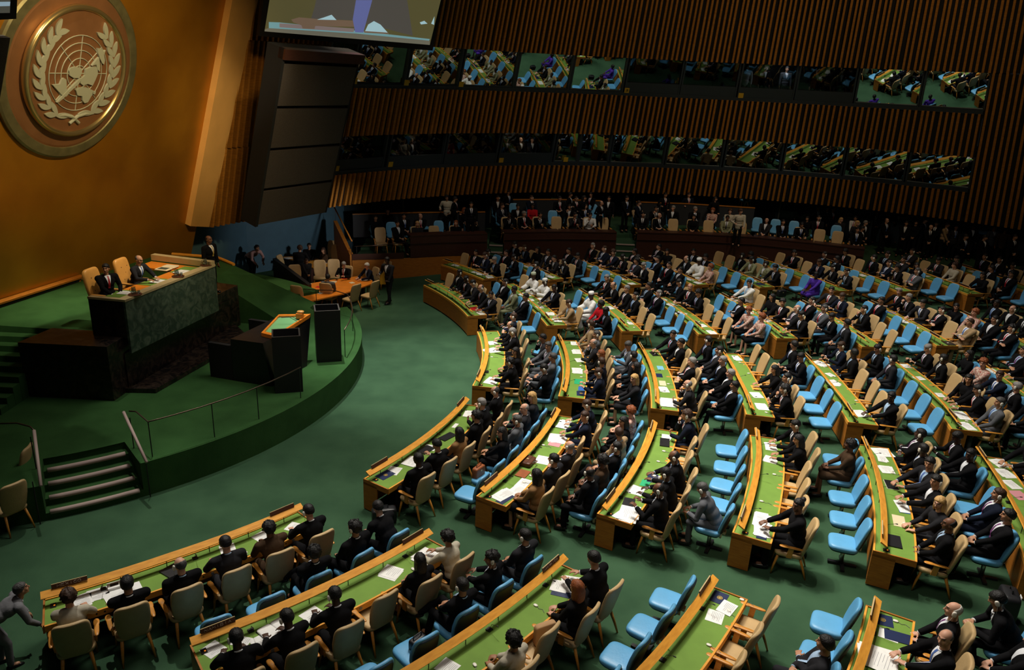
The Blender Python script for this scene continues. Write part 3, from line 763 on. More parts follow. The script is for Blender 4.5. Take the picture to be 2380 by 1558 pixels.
for i in range(4):
    p, q = T[i], T[(i+1) % 4]; pi_, qi = p*.84+ctr*.16, q*.84+ctr*.16
    mb.hexa([p+Vector((0, 0, -.08)), q+Vector((0, 0, -.08)), qi+Vector((0, 0, -.08)), pi_+Vector((0, 0, -.08))], [p+Vector((0, 0, .03)), q+Vector((0, 0, .03)), qi+Vector((0, 0, .03)), pi_+Vector((0, 0, .03))])
fr = mb.build('top_frame', M_orangew, lec, world=True)
mb = MB(); I = [p*.84+ctr*.16 for p in T]; mb.prism([p+Vector((0, 0, -.06)) for p in I], (0, 0, .045)); mb.build('top_inlay', mat('pale_green_inlay', (.14, .36, .16), .6), lec, world=True)
c = A(697, 738, 2.33); root = empty('lectern_lamp', c); tag(root, 'orange wooden box with cap at the far corner of the lectern top', 'box')
mb = MB(); mb.box((0, 0, .06), (.20, .18, .16)); mb.build('box', M_orangew, root, bevel=.01)
mb = MB(); mb.sell((.02, .02, .17), (.11, .09, .04), .7, .8, n=14, k=8); mb.build('cap', M_tanl, root, smooth=True)
mb = MB(); p0 = A(700, 745, 2.33)
for dx in (0, .12):
    mb.tube([p0+Vector((dx-.1, -.1, 0)), p0+Vector((dx-.3, -.2, .16)), p0+Vector((dx-.62, -.30, .16))], .007, 6)
mb.build('microphone', M_black, lec, world=True)
for (bx, by), lab in (((-6.56, 19.31), 'black open-topped planter box in front of the lectern'), ((-6.02, 21.74), 'black open-topped planter box on the far side of the lectern')):
    root = empty('planter_box', (bx, by, PZ), R(17.5)); tag(root, lab, 'planter')
    for nm, (x0, y0, x1, y1) in (('side', (0, 0, .76, .04)), ('side', (0, .66, .76, .70)), ('side', (0, .04, .04, .66)), ('side', (.72, .04, .76, .66))):
        mb = MB(); mb.box(((x0+x1)/2, (y0+y1)/2, .835), (x1-x0, y1-y0, 1.67)); mb.build(nm, M_black, root)
    mb = MB(); mb.box((.38, .35, 1.2), (.68, .62, .02)); mb.build('inner_floor', M_matt, root)
    mb = MB()
    for (x0, y0, x1, y1) in ((0, 0, .76, .04), (0, .66, .76, .70), (0, .04, .04, .66), (.72, .04, .76, .66)): mb.box(((x0+x1)/2, (y0+y1)/2, 1.675), (x1-x0, y1-y0, .012))
    mb.build('rim', mat('planter_rim', (.05, .045, .04), .5), root)

# ------------------------------------------------------------------ railings
def railing(name, pts, posts, label, rad=.018, m_=M_rail):
    root = empty(name, pts[0]); tag(root, label, 'railing')
    mb = MB(); mb.tube(pts, rad, 8); mb.build('handrail', m_, root, world=True, smooth=True)
    for (x, y, z0, z1) in posts:
        mb = MB(); mb.tube([(x, y, z0), (x, y, z1)], .012, 6); mb.build('post', M_black, root, world=True)
RH = PZ+.90
railing('stage_railing', [A(300, 956, RH), A(316, 957, RH)]+[(*pol(R(a), 9.58), RH) for a in (-47.3, -44, -40, -36, -32, -28, -24, -20.6)],
        [(*pol(R(a), 9.58), PZ, RH) for a in (-47.3, -38.3, -30.5, -21.0)], 'thin bronze railing along the near curved edge of the stage')
railing('stage_railing', [(*pol(R(a), 9.45), RH) for a in (-1, 4, 9, 14, 19, 23)]+[(*pol(R(27), 9.1), RH), (*pol(R(29), 8.4), RH), (*pol(R(33), 8.2), RH-.1)],
        [(*pol(R(a), 9.45), PZ, RH) for a in (-1, 14)]+[(*pol(R(29), 8.5), PZ, RH)], 'curved railing on the far side of the stage beside the tables')
railing('stair_handrail', [A(287, 958, RH+.02), A(341, 1075, 1.06)], [(*pol(R(-48.6), 8.9), PZ, RH-.1), (*pol(R(-48.6), 9.85), .0, 1.05)], 'pale handrail on the right of the near stage steps', .035, M_nosing)
railing('stair_handrail', [A(79, 1001, RH), A(95, 1130, 1.06)], [(*pol(R(-61.4), 8.9), PZ, RH-.1), (*pol(R(-61.4), 9.85), .0, 1.05)], 'pale handrail on the left of the near stage steps', .035, M_nosing)
railing('stage_railing', [A(0, 985, RH), A(40, 984, RH), A(70, 992, RH), A(79, 1001, RH)], [(*pol(R(-66), 9.0), PZ, RH)], 'bronze railing cut by the left picture edge')

# ------------------------------------------------------------------ side tables
tb = empty('side_table', (-8, 30, 0)); tag(tb, 'curved orange wood table beside the stage with papers and grey-haired men', 'table')
tp = [at(u, v, .75) for u, v in ((633, 671), (676, 701), (722, 700), (800, 682), (868, 658), (862, 647), (832, 642), (760, 652), (700, 663))]
mb = MB(); mb.prism([z_(p, .70) for p in tp], (0, 0, .05)); mb.build('tabletop', M_orangew, tb, world=True)
for u, v in ((690, 690), (790, 680), (845, 655), (700, 672)):
    p = at(u, v, .75); mb = MB(); mb.box((p.x, p.y, .35), (.10, .10, .70)); mb.build('leg', M_darkwood, tb, world=True)
for i, (u, v, w, n, mm, lab, rr) in enumerate(((693, 672, .34, 2, M_paper, 'white papers with a dark mark at left of the orange side table', 20), (712, 661, .3, 2, M_paper, 'white papers behind them on the orange side table', 60),
        (741, 667, .24, 1, M_redf, 'red folder beside the man seen from behind', 75), (803, 646, .34, 2, M_redf, 'red folders before the grey-haired man', 50), (849, 650, .42, 3, M_paper, 'papers at the right end of the orange side table', 30),
        (775, 655, .26, 1, M_cream, 'cream sheet at the middle of the orange side table', 10), (818, 657, .2, 1, M_cream, 'small cream sheet near the red folders', 40), (744, 681, .22, 1, M_paper, 'small white sheet near the red folder', 60))):
    p = at(u, v, .76); sheet((p.x, p.y), w, .24, R(rr), .752, n, mm, text=mm is M_paper, name='paper_stack' if mm is M_paper else 'folder', label=lab, cat='papers' if mm is M_paper else 'folder')
t2 = empty('rear_table', (-9.8, 34, 0)); tag(t2, 'smaller wooden table at the foot of the blue wall', 'table')
mb = MB(); q = [at(u, v, .75) for u, v in ((655, 597), (706, 612), (722, 622), (768, 617), (762, 605), (700, 596))]; mb.prism([z_(p, .70) for p in q], (0, 0, .05)); mb.build('tabletop', M_oak, t2, world=True)
mb = MB(); q2 = [z_(p*.9+sum(q, Vector())/6*.1, 0) for p in q]; mb.prism([z_(p, .02) for p in q2], (0, 0, .68)); mb.build('modesty_panel', M_darkwood, t2, world=True)
for u, v, w, n, mm, lab in ((672, 600, .3, 2, M_paper, 'white papers at left of the rear table'), (745, 612, .45, 3, M_paper, 'white papers at right of the rear table')):
    p = at(u, v, .76); sheet((p.x, p.y), w, .3, R(50), .752, n, mm, label=lab)
for u, v, ww, hh, mm, lab in ((666, 607, .75, 1.25, mat('pale_board', (.42, .46, .42), .7), 'pale upright board left of the rear table'), (676, 603, .5, 1.1, mat('box_grey', (.22, .24, .22), .7), 'grey box standing on the rear table'), (698, 600, .55, 1.3, mat('green_white_poster', (.42, .50, .36), .7), 'white and green folded poster on the rear table')):
    p = at(u, v, 0); mb = MB(); mb.box((0, 0, hh/2 if hh > 1.2 and ww > .7 else .752+(hh-.75)/2+.15), (ww, .12, hh if ww > .7 else hh-.5), rz3(R(12)))
    o = mb.build('display_board', mm); o.location = (p.x, p.y+.2, 0); tag(o, lab, 'board')
# dark sloping case beside the bending woman
q0, q1 = at(634, 606, 1.2), at(716, 668, .8); mb = MB()
mb.hexa([z_(q0, .3), z_(q1, .0), z_(q1, .0)+Vector((.1, .15, 0)), z_(q0, .3)+Vector((.1, .15, 0))], [z_(q0, 1.3), z_(q1, .9), z_(q1, .9)+Vector((.1, .15, 0)), z_(q0, 1.3)+Vector((.1, .15, 0))])
o = mb.build('sloping_screen', M_black); tag(o, 'dark sloping screen between stage and rear table', 'screen')

# wooden kerb and rail at the gallery corner
mb = MB(); mb.prism([(-8.85, 36.2, .0), (-7.75, 34.0, .0), (-7.6, 34.1, 0), (-8.7, 36.3, 0)], (0, 0, .01)); mb = MB()
mb.hexa([(-9.0, 36.6, 0), (-7.7, 34.2, 0), (-7.55, 34.28, 0), (-8.85, 36.7, 0)], [(-9.0, 36.6, 2.35), (-7.7, 34.2, 1.25), (-7.55, 34.28, 1.25), (-8.85, 36.7, 2.35)])
struct(mb, 'trim_30', M_oakp, label='sloping wooden cheek at the left corner of the gallery')
railing('gallery_handrail', [(-8.95, 36.65, 3.0), (-7.6, 34.25, 1.9)], [(-8.9, 36.6, 2.3, 3.0), (-7.65, 34.3, 1.2, 1.9)], 'sloping wooden handrail at the left corner of the gallery', .035, M_oakp)

# ------------------------------------------------------------------ gallery under the slatted wall
GZ = 1.40
def poly_wall(pts, z0, z1, th, mats, name, struct_label=None, mbx=None):
    mb = mbx or MB()
    for a, b in zip(pts, pts[1:]):
        a, b = Vector((*a, 0)), Vector((*b, 0)); n = Vector((-(b-a).y, (b-a).x, 0)).normalized()*th
        mb.hexa([z_(a, z0), z_(b, z0), z_(b+n, z0), z_(a+n, z0)], [z_(a, z1), z_(b, z1), z_(b+n, z1), z_(a+n, z1)])
    return mb
GP = {'L': [(-7.6, 34.2), (-6.6, 34.5), (-5.3, 34.95), (-3.4, 35.75), (-1.42, 36.35)], 'M': [(-.60, 36.85), (2.2, 37.7), (5.10, 38.1)], 'R': [(6.2, 38.4), (9.2, 38.65), (12.2, 38.55), (15.0, 37.7), (17.2, 36.8)]}
for k, (key, pts) in enumerate(GP.items()):
    nm = {'L': 'left', 'M': 'middle', 'R': 'right'}[key]
    g = empty('gallery_desk', (*pts[1], 0)); tag(g, 'long dark wood %s desk front of the rear gallery' % nm, 'desk')
    dp = pts if key != 'L' else [(-5.0, 35.05)]+pts[3:]
    poly_wall(dp, 1.05 if key == 'L' else .1, 2.08, .06, None, '').build('front_panel', M_darkwood, g, world=True)
    poly_wall([(x, y-.03) for x, y in dp], 2.08, 2.13, .62, None, '').build('worktop', M_darkwood, g, world=True)
    poly_wall([(x, y-.06) for x, y in dp], 1.72, 1.76, .05, None, '').build('moulding', M_darkwood, g, world=True)
mb = poly_wall(GP['L'][:3], 1.0, 1.30, .04, None, ''); struct(mb, 'trim_38', M_darkwood, label='dark fascia above the wooden base wall at left')
mb = poly_wall(GP['L'], 0, 1.02, .08, None, ''); struct(mb, 'trim_31', M_oakp, label='curved red-brown wooden base wall of the gallery at left')
# dark rail over that base wall
railing('gallery_rail', [(-7.5, 34.3, 1.65), (-6.6, 34.55, 1.68), (-5.0, 35.1, 1.8)], [(-7.4, 34.3, 1.0, 1.65), (-6.2, 34.7, 1.0, 1.7)], 'dark handrail above the wooden base wall at left', .02)
for k, (y0, z) in enumerate(((0, GZ), (1.3, GZ+.2), (2.5, GZ+.4))):
    mb = MB(); pp = [p for key in 'MR' for p in GP[key]]
    lp = GP['L']; zl = 1.05+k*.12
    for (x0, y0_), (x1, y1_) in zip(lp, lp[1:]): mb.hexa([(x0, y0_+.65+y0, zl-.2), (x1, y1_+.65+y0, zl-.2), (x1, y1_+5.5, zl-.2), (x0, y0_+5.5, zl-.2)], [(x0, y0_+.65+y0, zl), (x1, y1_+.65+y0, zl), (x1, y1_+5.5, zl), (x0, y0_+5.5, zl)])
    fr_ = [Vector((x, y+.65+y0, 0)) for x, y in pp]; bk_ = [Vector((x, y+8, 0)) for x, y in pp]
    for a, b, c, d in zip(fr_, fr_[1:], bk_[1:], bk_): mb.hexa([z_(a, z-.2), z_(b, z-.2), z_(c, z-.2), z_(d, z-.2)], [z_(a, z), z_(b, z), z_(c, z), z_(d, z)])
    struct(mb, 'trim_%d' % (32+k), M_carpet, label='%s carpeted tier of the rear gallery' % ORD[k])
# gangway steps between gallery desks
for i, (x0, x1, y) in enumerate(((-1.35, -.65, 36.3), (5.15, 6.15, 37.9))):
    mb = MB(); nb = MB()
    for s_ in range(4):
        z1 = .3+GZ*(s_+1)/5; mb.hexa([(x0, y+s_*.3-.3, 0), (x1, y+s_*.3-.3, 0), (x1, y+s_*.3+.1, 0), (x0, y+s_*.3+.1, 0)], [(x0, y+s_*.3-.3, z1), (x1, y+s_*.3-.3, z1), (x1, y+s_*.3+.1, z1), (x0, y+s_*.3+.1, z1)])
        nb.box(((x0+x1)/2, y+s_*.3-.3, z1), (x1-x0-.04, .07, .05))
    o = struct(mb, 'trim_%d' % (36+i), M_carpet, label='carpeted gangway steps up to the gallery'); nb.build('stair_nosing', M_nosing, o)
# rail walls behind the gallery seats
for i, (pts, zt) in enumerate((([(-8.2, 37.3), (-5.0, 38.6), (-1.7, 39.6)], 2.55), ([(-.4, 41.2), (2.2, 42.0), (4.6, 42.2)], 3.0), ([(6.6, 42.4), (9.5, 42.6), (13.2, 42.2)], 3.0))):
    g = empty('gallery_parapet', (*pts[0], 0)); tag(g, 'dark parapet with wooden cap behind the %s gallery seats' % ('left', 'middle', 'right')[i], 'parapet')
    poly_wall(pts, 1.4, zt, .06, None, '').build('panel', mat('parapet_dark', (.02, .022, .026), .6), g, world=True)
    poly_wall([(x, y-.03) for x, y in pts], zt, zt+.05, .12, None, '').build('cap', M_oakp, g, world=True)
# rear glazed wall under the slats
rearr = WR+3.0
def rp(th, z): return Vector((WX+rearr*math.cos(th), WY_+rearr*math.sin(th), z))
TR1 = TH1
while pix(rp(TR1, 2.5))[0] < 800: TR1 -= .005
mb = MB(); n = 40
for k in range(n):
    a, b = TH0+(TR1-TH0)*k/n, TH0+(TR1-TH0)*(k+1)/n
    mb.poly([rp(a, .9), rp(b, .9), rp(b, 4.4), rp(a, 4.4)])
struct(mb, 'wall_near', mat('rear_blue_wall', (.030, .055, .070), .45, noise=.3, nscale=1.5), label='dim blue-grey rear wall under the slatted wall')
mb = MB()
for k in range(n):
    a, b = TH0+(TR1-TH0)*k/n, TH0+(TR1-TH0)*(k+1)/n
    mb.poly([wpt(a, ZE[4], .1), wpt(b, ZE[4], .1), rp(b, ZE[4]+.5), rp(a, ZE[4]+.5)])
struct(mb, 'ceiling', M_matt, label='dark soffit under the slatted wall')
def rth(u, z):
    lo, hi = R(20), R(165)
    for _ in range(40):
        m_ = (lo+hi)/2
        if pix(rp(m_, z))[0] > u: lo = m_
        else: hi = m_
    return (lo+hi)/2
dn_ = 0
for u0, u1, lab in ((1755, 1806, 'black doorway in the rear wall right of the gallery'), (1100, 1128, 'dark doorway behind the left gangway'), (1310, 1335, 'dark doorway behind the middle gallery seats'), (1415, 1470, 'dark doorway behind the centre gangway')):
    dn_ += 1; a, b = rth(u1, 3), rth(u0, 3); mb = MB(); i_ = Vector((-math.cos(a), -math.sin(a), 0))*.05
    mb.prism([rp(a, 1.0)+i_, rp(b, 1.0)+i_, rp(b, 3.8)+i_, rp(a, 3.8)+i_], i_); o = mb.build('door_%d' % dn_, M_matt); o['kind'] = 'structure'; o['label'] = lab
wn2 = 30
for u0, u1 in ((935, 1090), (1140, 1300), (1350, 1410), (1475, 1600), (1605, 1745), (1815, 1900)):
    wn2 += 1; a, b = rth(u1, 3), rth(u0, 3); w = empty('window_%d' % wn2, rp((a+b)/2, 2.2)); w['kind'] = 'structure'; w['label'] = 'rear glazed screen behind the gallery'
    i_ = Vector((-math.cos((a+b)/2), -math.sin((a+b)/2), 0))*.08
    mb = MB(); mb.poly([rp(a, 1.9)+i_, rp(b, 1.9)+i_, rp(b, 3.7)+i_, rp(a, 3.7)+i_]); mb.build('pane', M_mirror if u0 in (1140, 1475, 1605) else M_clear, w, world=True)
    mb = MB()
    for t in (a, b): mb.tube([rp(t, 1.2)+i_*1.4, rp(t, 3.8)+i_*1.4], .045, 6)
    mb.build('window_frame', mat('pale_post', (.30, .30, .22), .6), w, world=True)
for u, v, lab in ((1978, 496, 'left framed wheelchair sign on the rear wall'), (2121, 512, 'right framed wheelchair sign on the rear wall')):
    th = rth(u, 3.0); t = Vector((math.sin(th), -math.cos(th), 0)); i_ = Vector((-math.cos(th), -math.sin(th), 0))
    # height from the pixel row
    zz = 3.0
    for _ in range(20): zz += (pix(rp(th, zz))[1]-v)*.02
    P = rp(th, zz)+i_*.06; g = empty('wall_sign', P); tag(g, lab, 'sign')
    mb = MB(); U_ = Vector((0, 0, 1)); h = .26
    mb.prism([P-t*h-U_*h, P+t*h-U_*h, P+t*h+U_*h, P-t*h+U_*h], i_*.02); mb.build('frame', mat('sign_grey', (.18, .20, .19), .6), g, world=True)
    mb = MB(); h2 = .20; Q = P+i_*.024; mb.prism([Q-t*h2-U_*h2, Q+t*h2-U_*h2, Q+t*h2+U_*h2, Q-t*h2+U_*h2], i_*.004); mb.build('panel', M_mull, g, world=True)
    mb = MB(); Q = P+i_*.035; mb.tube([Q-t*.02+U_*.13, Q-t*.02+U_*.0, Q+t*.09, Q+t*.13-U_*.12], .016, 5); mb.tube([Q+t*(.02*0-.02+.09*math.cos(a))+U_*(-.07+.09*math.sin(a)) for a in [R(x) for x in range(100, 400, 25)]], .012, 5); mb.build('symbol', M_white, g, world=True)
for u, v, lab in ((1233, 492, 'yellow barred notice behind the middle gallery seats'), (1833, 525, 'yellow barred notice right of the black doorway')):
    th = rth(u, 2.6); t = Vector((math.sin(th), -math.cos(th), 0)); i_ = Vector((-math.cos(th), -math.sin(th), 0)); zz = 2.6
    for _ in range(20): zz += (pix(rp(th, zz))[1]-v)*.02
    P = rp(th, zz)+i_*.1; mb = MB()
    for k in range(4): mb.box(P+t*(k*.09-.135), (.05, .05, .4))
    o = mb.build('notice', M_sign); tag(o, lab, 'notice')
th = rth(2312, 2.6); P = rp(th, 2.9)-Vector((math.cos(th), math.sin(th), 0))*1.2
mb = MB(); mb.box((P.x, P.y, 2.95), (1.15, .08, .62), rz3(th+PI/2)); o = mb.build('blue_board', mat('board_blue', (.035, .12, .22), .6)); tag(o, 'blue board behind two standing men at far right', 'board')
# ------------------------------------------------------------------ delegate desks
DK = {'A': [[(690,1170),(395,1283),(100,1380)],[(1000,1235),(445,1480)],[(1315,1295),(945,1558)],[(1660,1342),(1482,1558)],[(2036,1391),(1985,1558)]],
'B': [[(1083,925),(850,1095)],[(1298,950),(1115,1135)],[(1525,980),(1397,1175)],[(1760,997),(1767,1051),(1750,1136),(1723,1221)],[(2006,1017),(2038,1087),(2055,1173),(2052,1261)],[(2273,1041),(2380,1209)]],
'C': [[(1119,758),(1130,816),(1105,882)],[(1298,779),(1319,840),(1308,906)],[(1486,798),(1516,856),(1529,934)],[(1677,808),(1713,878),(1748,948)],[(1870,822),(1918,880),(1991,966)],[(2068,829),(2196,932),(2229,981)],[(2284,839),(2380,909)]],
'D': [[(997,650),(1098,722)],[(1175,650),(1239,701),(1283,744)],[(1347,673),(1455,757)],[(1518,681),(1634,764)],[(1675,683),(1817,773)],[(1861,700),(1998,782)],[(2022,700),(2187,790)],[(2237,726),(2380,796)]],
'E': [None,[(1035,603),(1135,637)],[(1152,592),(1281,640)],[(1323,597),(1448,646)],[(1476,598),(1627,651)],[(1615,598),(1775,657)],[(1766,598),(1952,665)],[(1916,604),(2102,666)],[(2069,606),(2262,672)],[(2236,616),(2370,655)]]}
BLK = {'A': 'bottom block', 'B': 'second block', 'C': 'middle block', 'D': 'fourth block', 'E': 'farthest block'}
DESK = {}
for s in 'ABCDE':
    for i, pts in enumerate(DK[s]):
        if not pts: continue
        l = []
        for u, v in pts:
            P = at(u, v, 1.0); l.append((math.atan2(P.y-CY, P.x-CX), math.hypot(P.x-CX, P.y-CY)))
        l.sort(reverse=True); a0, a1 = l[0][0], l[-1][0]; rad = RAD1+i*DRAD
        rr = [x[1] for x in l]
        # smooth small picking errors: use the row radius blended with the picked ones
        if (a0-a1)*rad < 4.2 and not (s == 'E' and i == 1):
            a1 = a0-4.6/rad; l.append((a1, l[-1][1]))
        DESK[s, i] = (a0, a1, l, rad)
def rfun(s, i):
    a0, a1, l, rad = DESK[s, i]
    xs = [x[0] for x in l][::-1]; ys = [x[1]*.5+rad*.5 for x in l][::-1]
    return lambda a: float(np.interp(a, xs, ys))
def arc_prism(mb, sec, a0, a1, rf, n=14, mi=0, zb=None, org=(0, 0, 0)):
    m_ = len(sec); o = len(mb.v)
    for k in range(n+1):
        a = a0+(a1-a0)*k/n; r = rf(a); zz = fz(r) if zb is None else zb
        for dr, z in sec:
            x, y = pol(a, r+dr); mb.v.append((x, y, z+zz))
    for k in range(n):
        for j in range(m_):
            p = o+k*m_+j; q = o+k*m_+(j+1) % m_; mb.f.append((p, q, q+m_, p+m_)); mb.m.append(mi)
    mb.f.append(tuple(o+j for j in range(m_))); mb.m.append(mi)
    mb.f.append(tuple(o+n*m_+j for j in reversed(range(m_)))); mb.m.append(mi)
def rect(r0, r1, z0, z1): return [(r0, z0), (r1, z0), (r1, z1), (r0, z1)]
GLY = {  # stroke letters on a 2 x 3 grid
'A': [[(0, 0), (1, 3), (2, 0)], [(.4, 1), (1.6, 1)]], 'B': [[(0, 0), (0, 3), (1.5, 3), (1.8, 2.3), (1.3, 1.6), (0, 1.6)], [(1.3, 1.6), (2, .8), (1.5, 0), (0, 0)]],
'C': [[(2, 2.6), (1.3, 3), (.5, 2.8), (0, 1.5), (.5, .2), (1.3, 0), (2, .4)]], 'E': [[(2, 3), (0, 3), (0, 0), (2, 0)], [(0, 1.5), (1.5, 1.5)]],
'I': [[(1, 0), (1, 3)]], 'J': [[(1.6, 3), (1.6, .6), (1, 0), (.2, .3)]], 'M': [[(0, 0), (0, 3), (1, 1.2), (2, 3), (2, 0)]], 'N': [[(0, 0), (0, 3), (2, 0), (2, 3)]],
'O': [[(1, 0), (0, .8), (0, 2.2), (1, 3), (2, 2.2), (2, .8), (1, 0)]], 'X': [[(0, 0), (2, 3)], [(0, 3), (2, 0)]]}
NAMES = {('A', 0, 1): 'MEXICO', ('A', 1, 1): 'NAMIBIA', ('A', 2, 0): 'JAMAICA'}
for (s, i), (a0, a1, l, rad) in DESK.items():
    rf = rfun(s, i); am = (a0+a1)/2; cx_, cy_ = pol(am, rf(am)); zf = fz(rf(am))
    root = empty('delegate_desk', (cx_, cy_, zf)); lab = 'curved wooden delegate desk with green top, %s row, %s' % (ORD[i], BLK[s])
    tag(root, lab, 'desk', None)
    e = .02/rad; far = (s in 'E' or (s == 'D' and i > 3)); n = 8 if far else 14
    mb = MB(); arc_prism(mb, rect(-.10, .60, .755, .772), a0, a1, rf, n); mb.build('green_top', M_felt, root, world=True)
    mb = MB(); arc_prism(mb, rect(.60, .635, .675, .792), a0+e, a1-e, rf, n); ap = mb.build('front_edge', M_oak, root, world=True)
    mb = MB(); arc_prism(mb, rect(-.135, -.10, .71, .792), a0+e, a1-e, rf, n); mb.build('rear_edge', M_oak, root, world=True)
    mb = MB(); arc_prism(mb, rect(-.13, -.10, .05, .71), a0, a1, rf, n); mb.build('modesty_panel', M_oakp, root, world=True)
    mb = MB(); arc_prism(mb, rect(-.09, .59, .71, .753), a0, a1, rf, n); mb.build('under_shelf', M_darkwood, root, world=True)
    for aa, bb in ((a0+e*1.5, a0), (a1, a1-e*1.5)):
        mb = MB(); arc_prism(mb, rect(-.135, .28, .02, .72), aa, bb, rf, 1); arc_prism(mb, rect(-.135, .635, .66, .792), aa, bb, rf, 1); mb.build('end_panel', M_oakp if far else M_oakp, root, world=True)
    # raised, tilted rail
    c, w, t, an = (.02, .975), .070, .014, R(30)
    sec = [(c[0]+x*math.cos(an)+y*math.sin(an), c[1]-x*math.sin(an)+y*math.cos(an)) for x, y in ((-w, -t), (w, -t), (w, t), (-w, t))]
    mb = MB(); arc_prism(mb, sec, a0+e*2, a1-e*2, rf, n); mb.build('raised_rail', M_oak, root, world=True)
    mb = MB(); npst = 6
    for k in range(npst):
        a = a0+(a1-a0)*(k+.5)/npst; r = rf(a); x, y = pol(a, r); mb = MB(); mb.tube([(x, y, zf+.77), (x, y, zf+.965)], .008, 5)
        mb.build('rail_post', M_black, root, world=True)
    # nameplates at both ends
    for end in (0, 1):
        if (s, i, end) in (('A', 4, 1), ('A', 3, 1), ('A', 2, 1), ('B', 5, 1), ('C', 6, 1), ('D', 7, 1)): continue
        ln_ = .56/rad; ac = a0-ln_*.5-.12/rad if end == 0 else a1+ln_*.5+.12/rad
        r = rf(ac)-.035; x, y = pol(ac, r); zz = zf+1.055
        tdir = Vector((math.sin(ac), -math.cos(ac), 0)); rdir = Vector((math.cos(ac), math.sin(ac), 0)); up = (Vector((0, 0, 1))-rdir*.25).normalized(); nrm = (rdir+Vector((0, 0, 1))*.25).normalized()
        # tdir points to viewer's right when seen from the seats looking inward -> text must read from outside
        P = Vector((x, y, zz)); mb = MB(); hw, hh = .27, .038
        mb.prism([P-tdir*hw-up*hh, P+tdir*hw-up*hh, P+tdir*hw+up*hh, P-tdir*hw+up*hh], nrm*.02)
        pl = mb.build('nameplate', M_plate, root, world=True)
        mb = MB(); mb.prism([P-tdir*hw+up*hh, P+tdir*hw+up*hh, P+tdir*hw+up*(hh+.006), P-tdir*hw+up*(hh+.006)], nrm*.021)
        o = mb.build('edge_strip', M_brass, root, world=True)
        txt = NAMES.get((s, i, end))
        if txt:
            mb = MB(); ws = .046; hs = .042; sp_ = .062; x0 = -len(txt)*sp_/2; td = -tdir
            Q = P+nrm*.0225
            for ci, ch in enumerate(txt):
                for st in GLY[ch]:
                    mb.tube([Q+td*(x0+ci*sp_+gx_/2*ws)+up*(gy_/3*hs-hs/2) for gx_, gy_ in st], .0035, 4)
            lo = mb.build('lettering', M_letter, root, world=True); lo.parent = pl
    if not far:
        for k in range(3):
            for dd in (-.22, -.06, .06, .22):
                a = a0+(a1-a0)*(k+.5)/3+dd/rad; r = rf(a)+.635; x, y = pol(a, r); rdir = Vector((math.cos(a), math.sin(a), 0))
                P = Vector((x, y, zf+.735)); mb = MB(); q = rdir.to_track_quat('Z', 'Y').to_matrix()
                rr_ = .030 if abs(dd) > .1 else .016
                mb.lathe(P, [(0.001, .006), (rr_, .006), (rr_, -.002)], 12, rot=q); o = mb.build('speaker_disc' if abs(dd) > .1 else 'socket', M_disc if abs(dd) > .1 else M_black, root, world=True)
    if not (s == 'E'):
        for k in range(3):
            a = a0+(a1-a0)*(k+.5)/3+.1/rad; r = rf(a); x, y = pol(a, r+.06); rd = Vector((math.cos(a), math.sin(a), 0)); td = Vector((math.sin(a), -math.cos(a), 0))
            P = Vector((x, y, zf+.772)); mb = MB(); mb.box(P+Vector((0, 0, .012)), (.09, .09, .024), rz3(a))
            mb.tube([P+Vector((0, 0, .02)), P+rd*.05+Vector((0, 0, .14)), P+rd*.17+td*.02+Vector((0, 0, .20))], .0045, 5); mb.tube([P+rd*.17+td*.02+Vector((0, 0, .20)), P+rd*.215+td*.025+Vector((0, 0, .205))], .010, 6)
            mb.build('microphone', M_black, root, world=True)
    a = a1+.12/rad; r = rf(a)+.10; x, y = pol(a, r); mb = MB(); mb.box((x, y, zf+.778), (.12, .09, .012), rz3(a)); cb = mb.build('voting_panel', M_black, root, world=True)
    mb = MB(); mb.box((x+.02, y, zf+.786), (.025, .025, .006), rz3(a)); mb.build('button_light', mat('orange_button', (.9, .25, .02), .5, emit=.6), root, world=True)
# ------------------------------------------------------------------ people
def V3(*a): return Vector(a)
SKIN = [mat('skin_light', (.56, .30, .20), .55, spec=.35), mat('skin_tan', (.42, .21, .12), .5, spec=.35), mat('skin_olive', (.33, .16, .09), .5, spec=.35),
        mat('skin_brown', (.15, .065, .035), .45, spec=.4), mat('skin_dark', (.055, .024, .014), .42, spec=.45)]
LIP = mat('lips', (.30, .10, .08), .5)
CL = {k: mat('cloth_'+k, c, .85, bump=.35, bscale=14, sheen=.1, spec=.2) for k, c in {
    'black': (.006, .006, .007), 'navy': (.008, .011, .022), 'charcoal': (.018, .018, .021), 'grey': (.085, .090, .100), 'brown': (.055, .032, .018), 'tan': (.32, .22, .12),
    'white': (.72, .72, .70), 'purple': (.085, .035, .36), 'red': (.42, .012, .018), 'olive': (.22, .23, .13), 'cream': (.46, .42, .33), 'greengrey': (.40, .45, .33), 'pink': (.52, .30, .28),
    'midgrey': (.17, .17, .18), 'shawl': (.22, .12, .05), 'yellow': (.55, .42, .02), 'paleblue': (.30, .45, .60)}.items()}
CL['floral'] = mat('cloth_floral', (.62, .52, .42), .8, noise=1, nscale=26, c2=(.32, .06, .05))
CL['check'] = mat('cloth_check', (.62, .55, .50), .8, noise=1, nscale=34, c2=(.28, .12, .12))
HAIR = {k: mat('hair_'+k, c, .55, bump=.6, bscale=50, spec=.35) for k, c in {
    'black': (.008, .007, .007), 'brown': (.040, .018, .009), 'auburn': (.22, .060, .016), 'blond': (.50, .30, .11), 'grey': (.22, .21, .20), 'white': (.55, .53, .48), 'darkgrey': (.06, .058, .056)}.items()}
TIES = [mat('tie_'+n, c, .5) for n, c in (('red', (.35, .01, .02)), ('blue', (.06, .12, .35)), ('dark', (.02, .02, .03)), ('purple', (.14, .04, .14)), ('gold', (.45, .30, .06)))]
M_shirt = mat('shirt_white', (.66, .68, .72), .8)
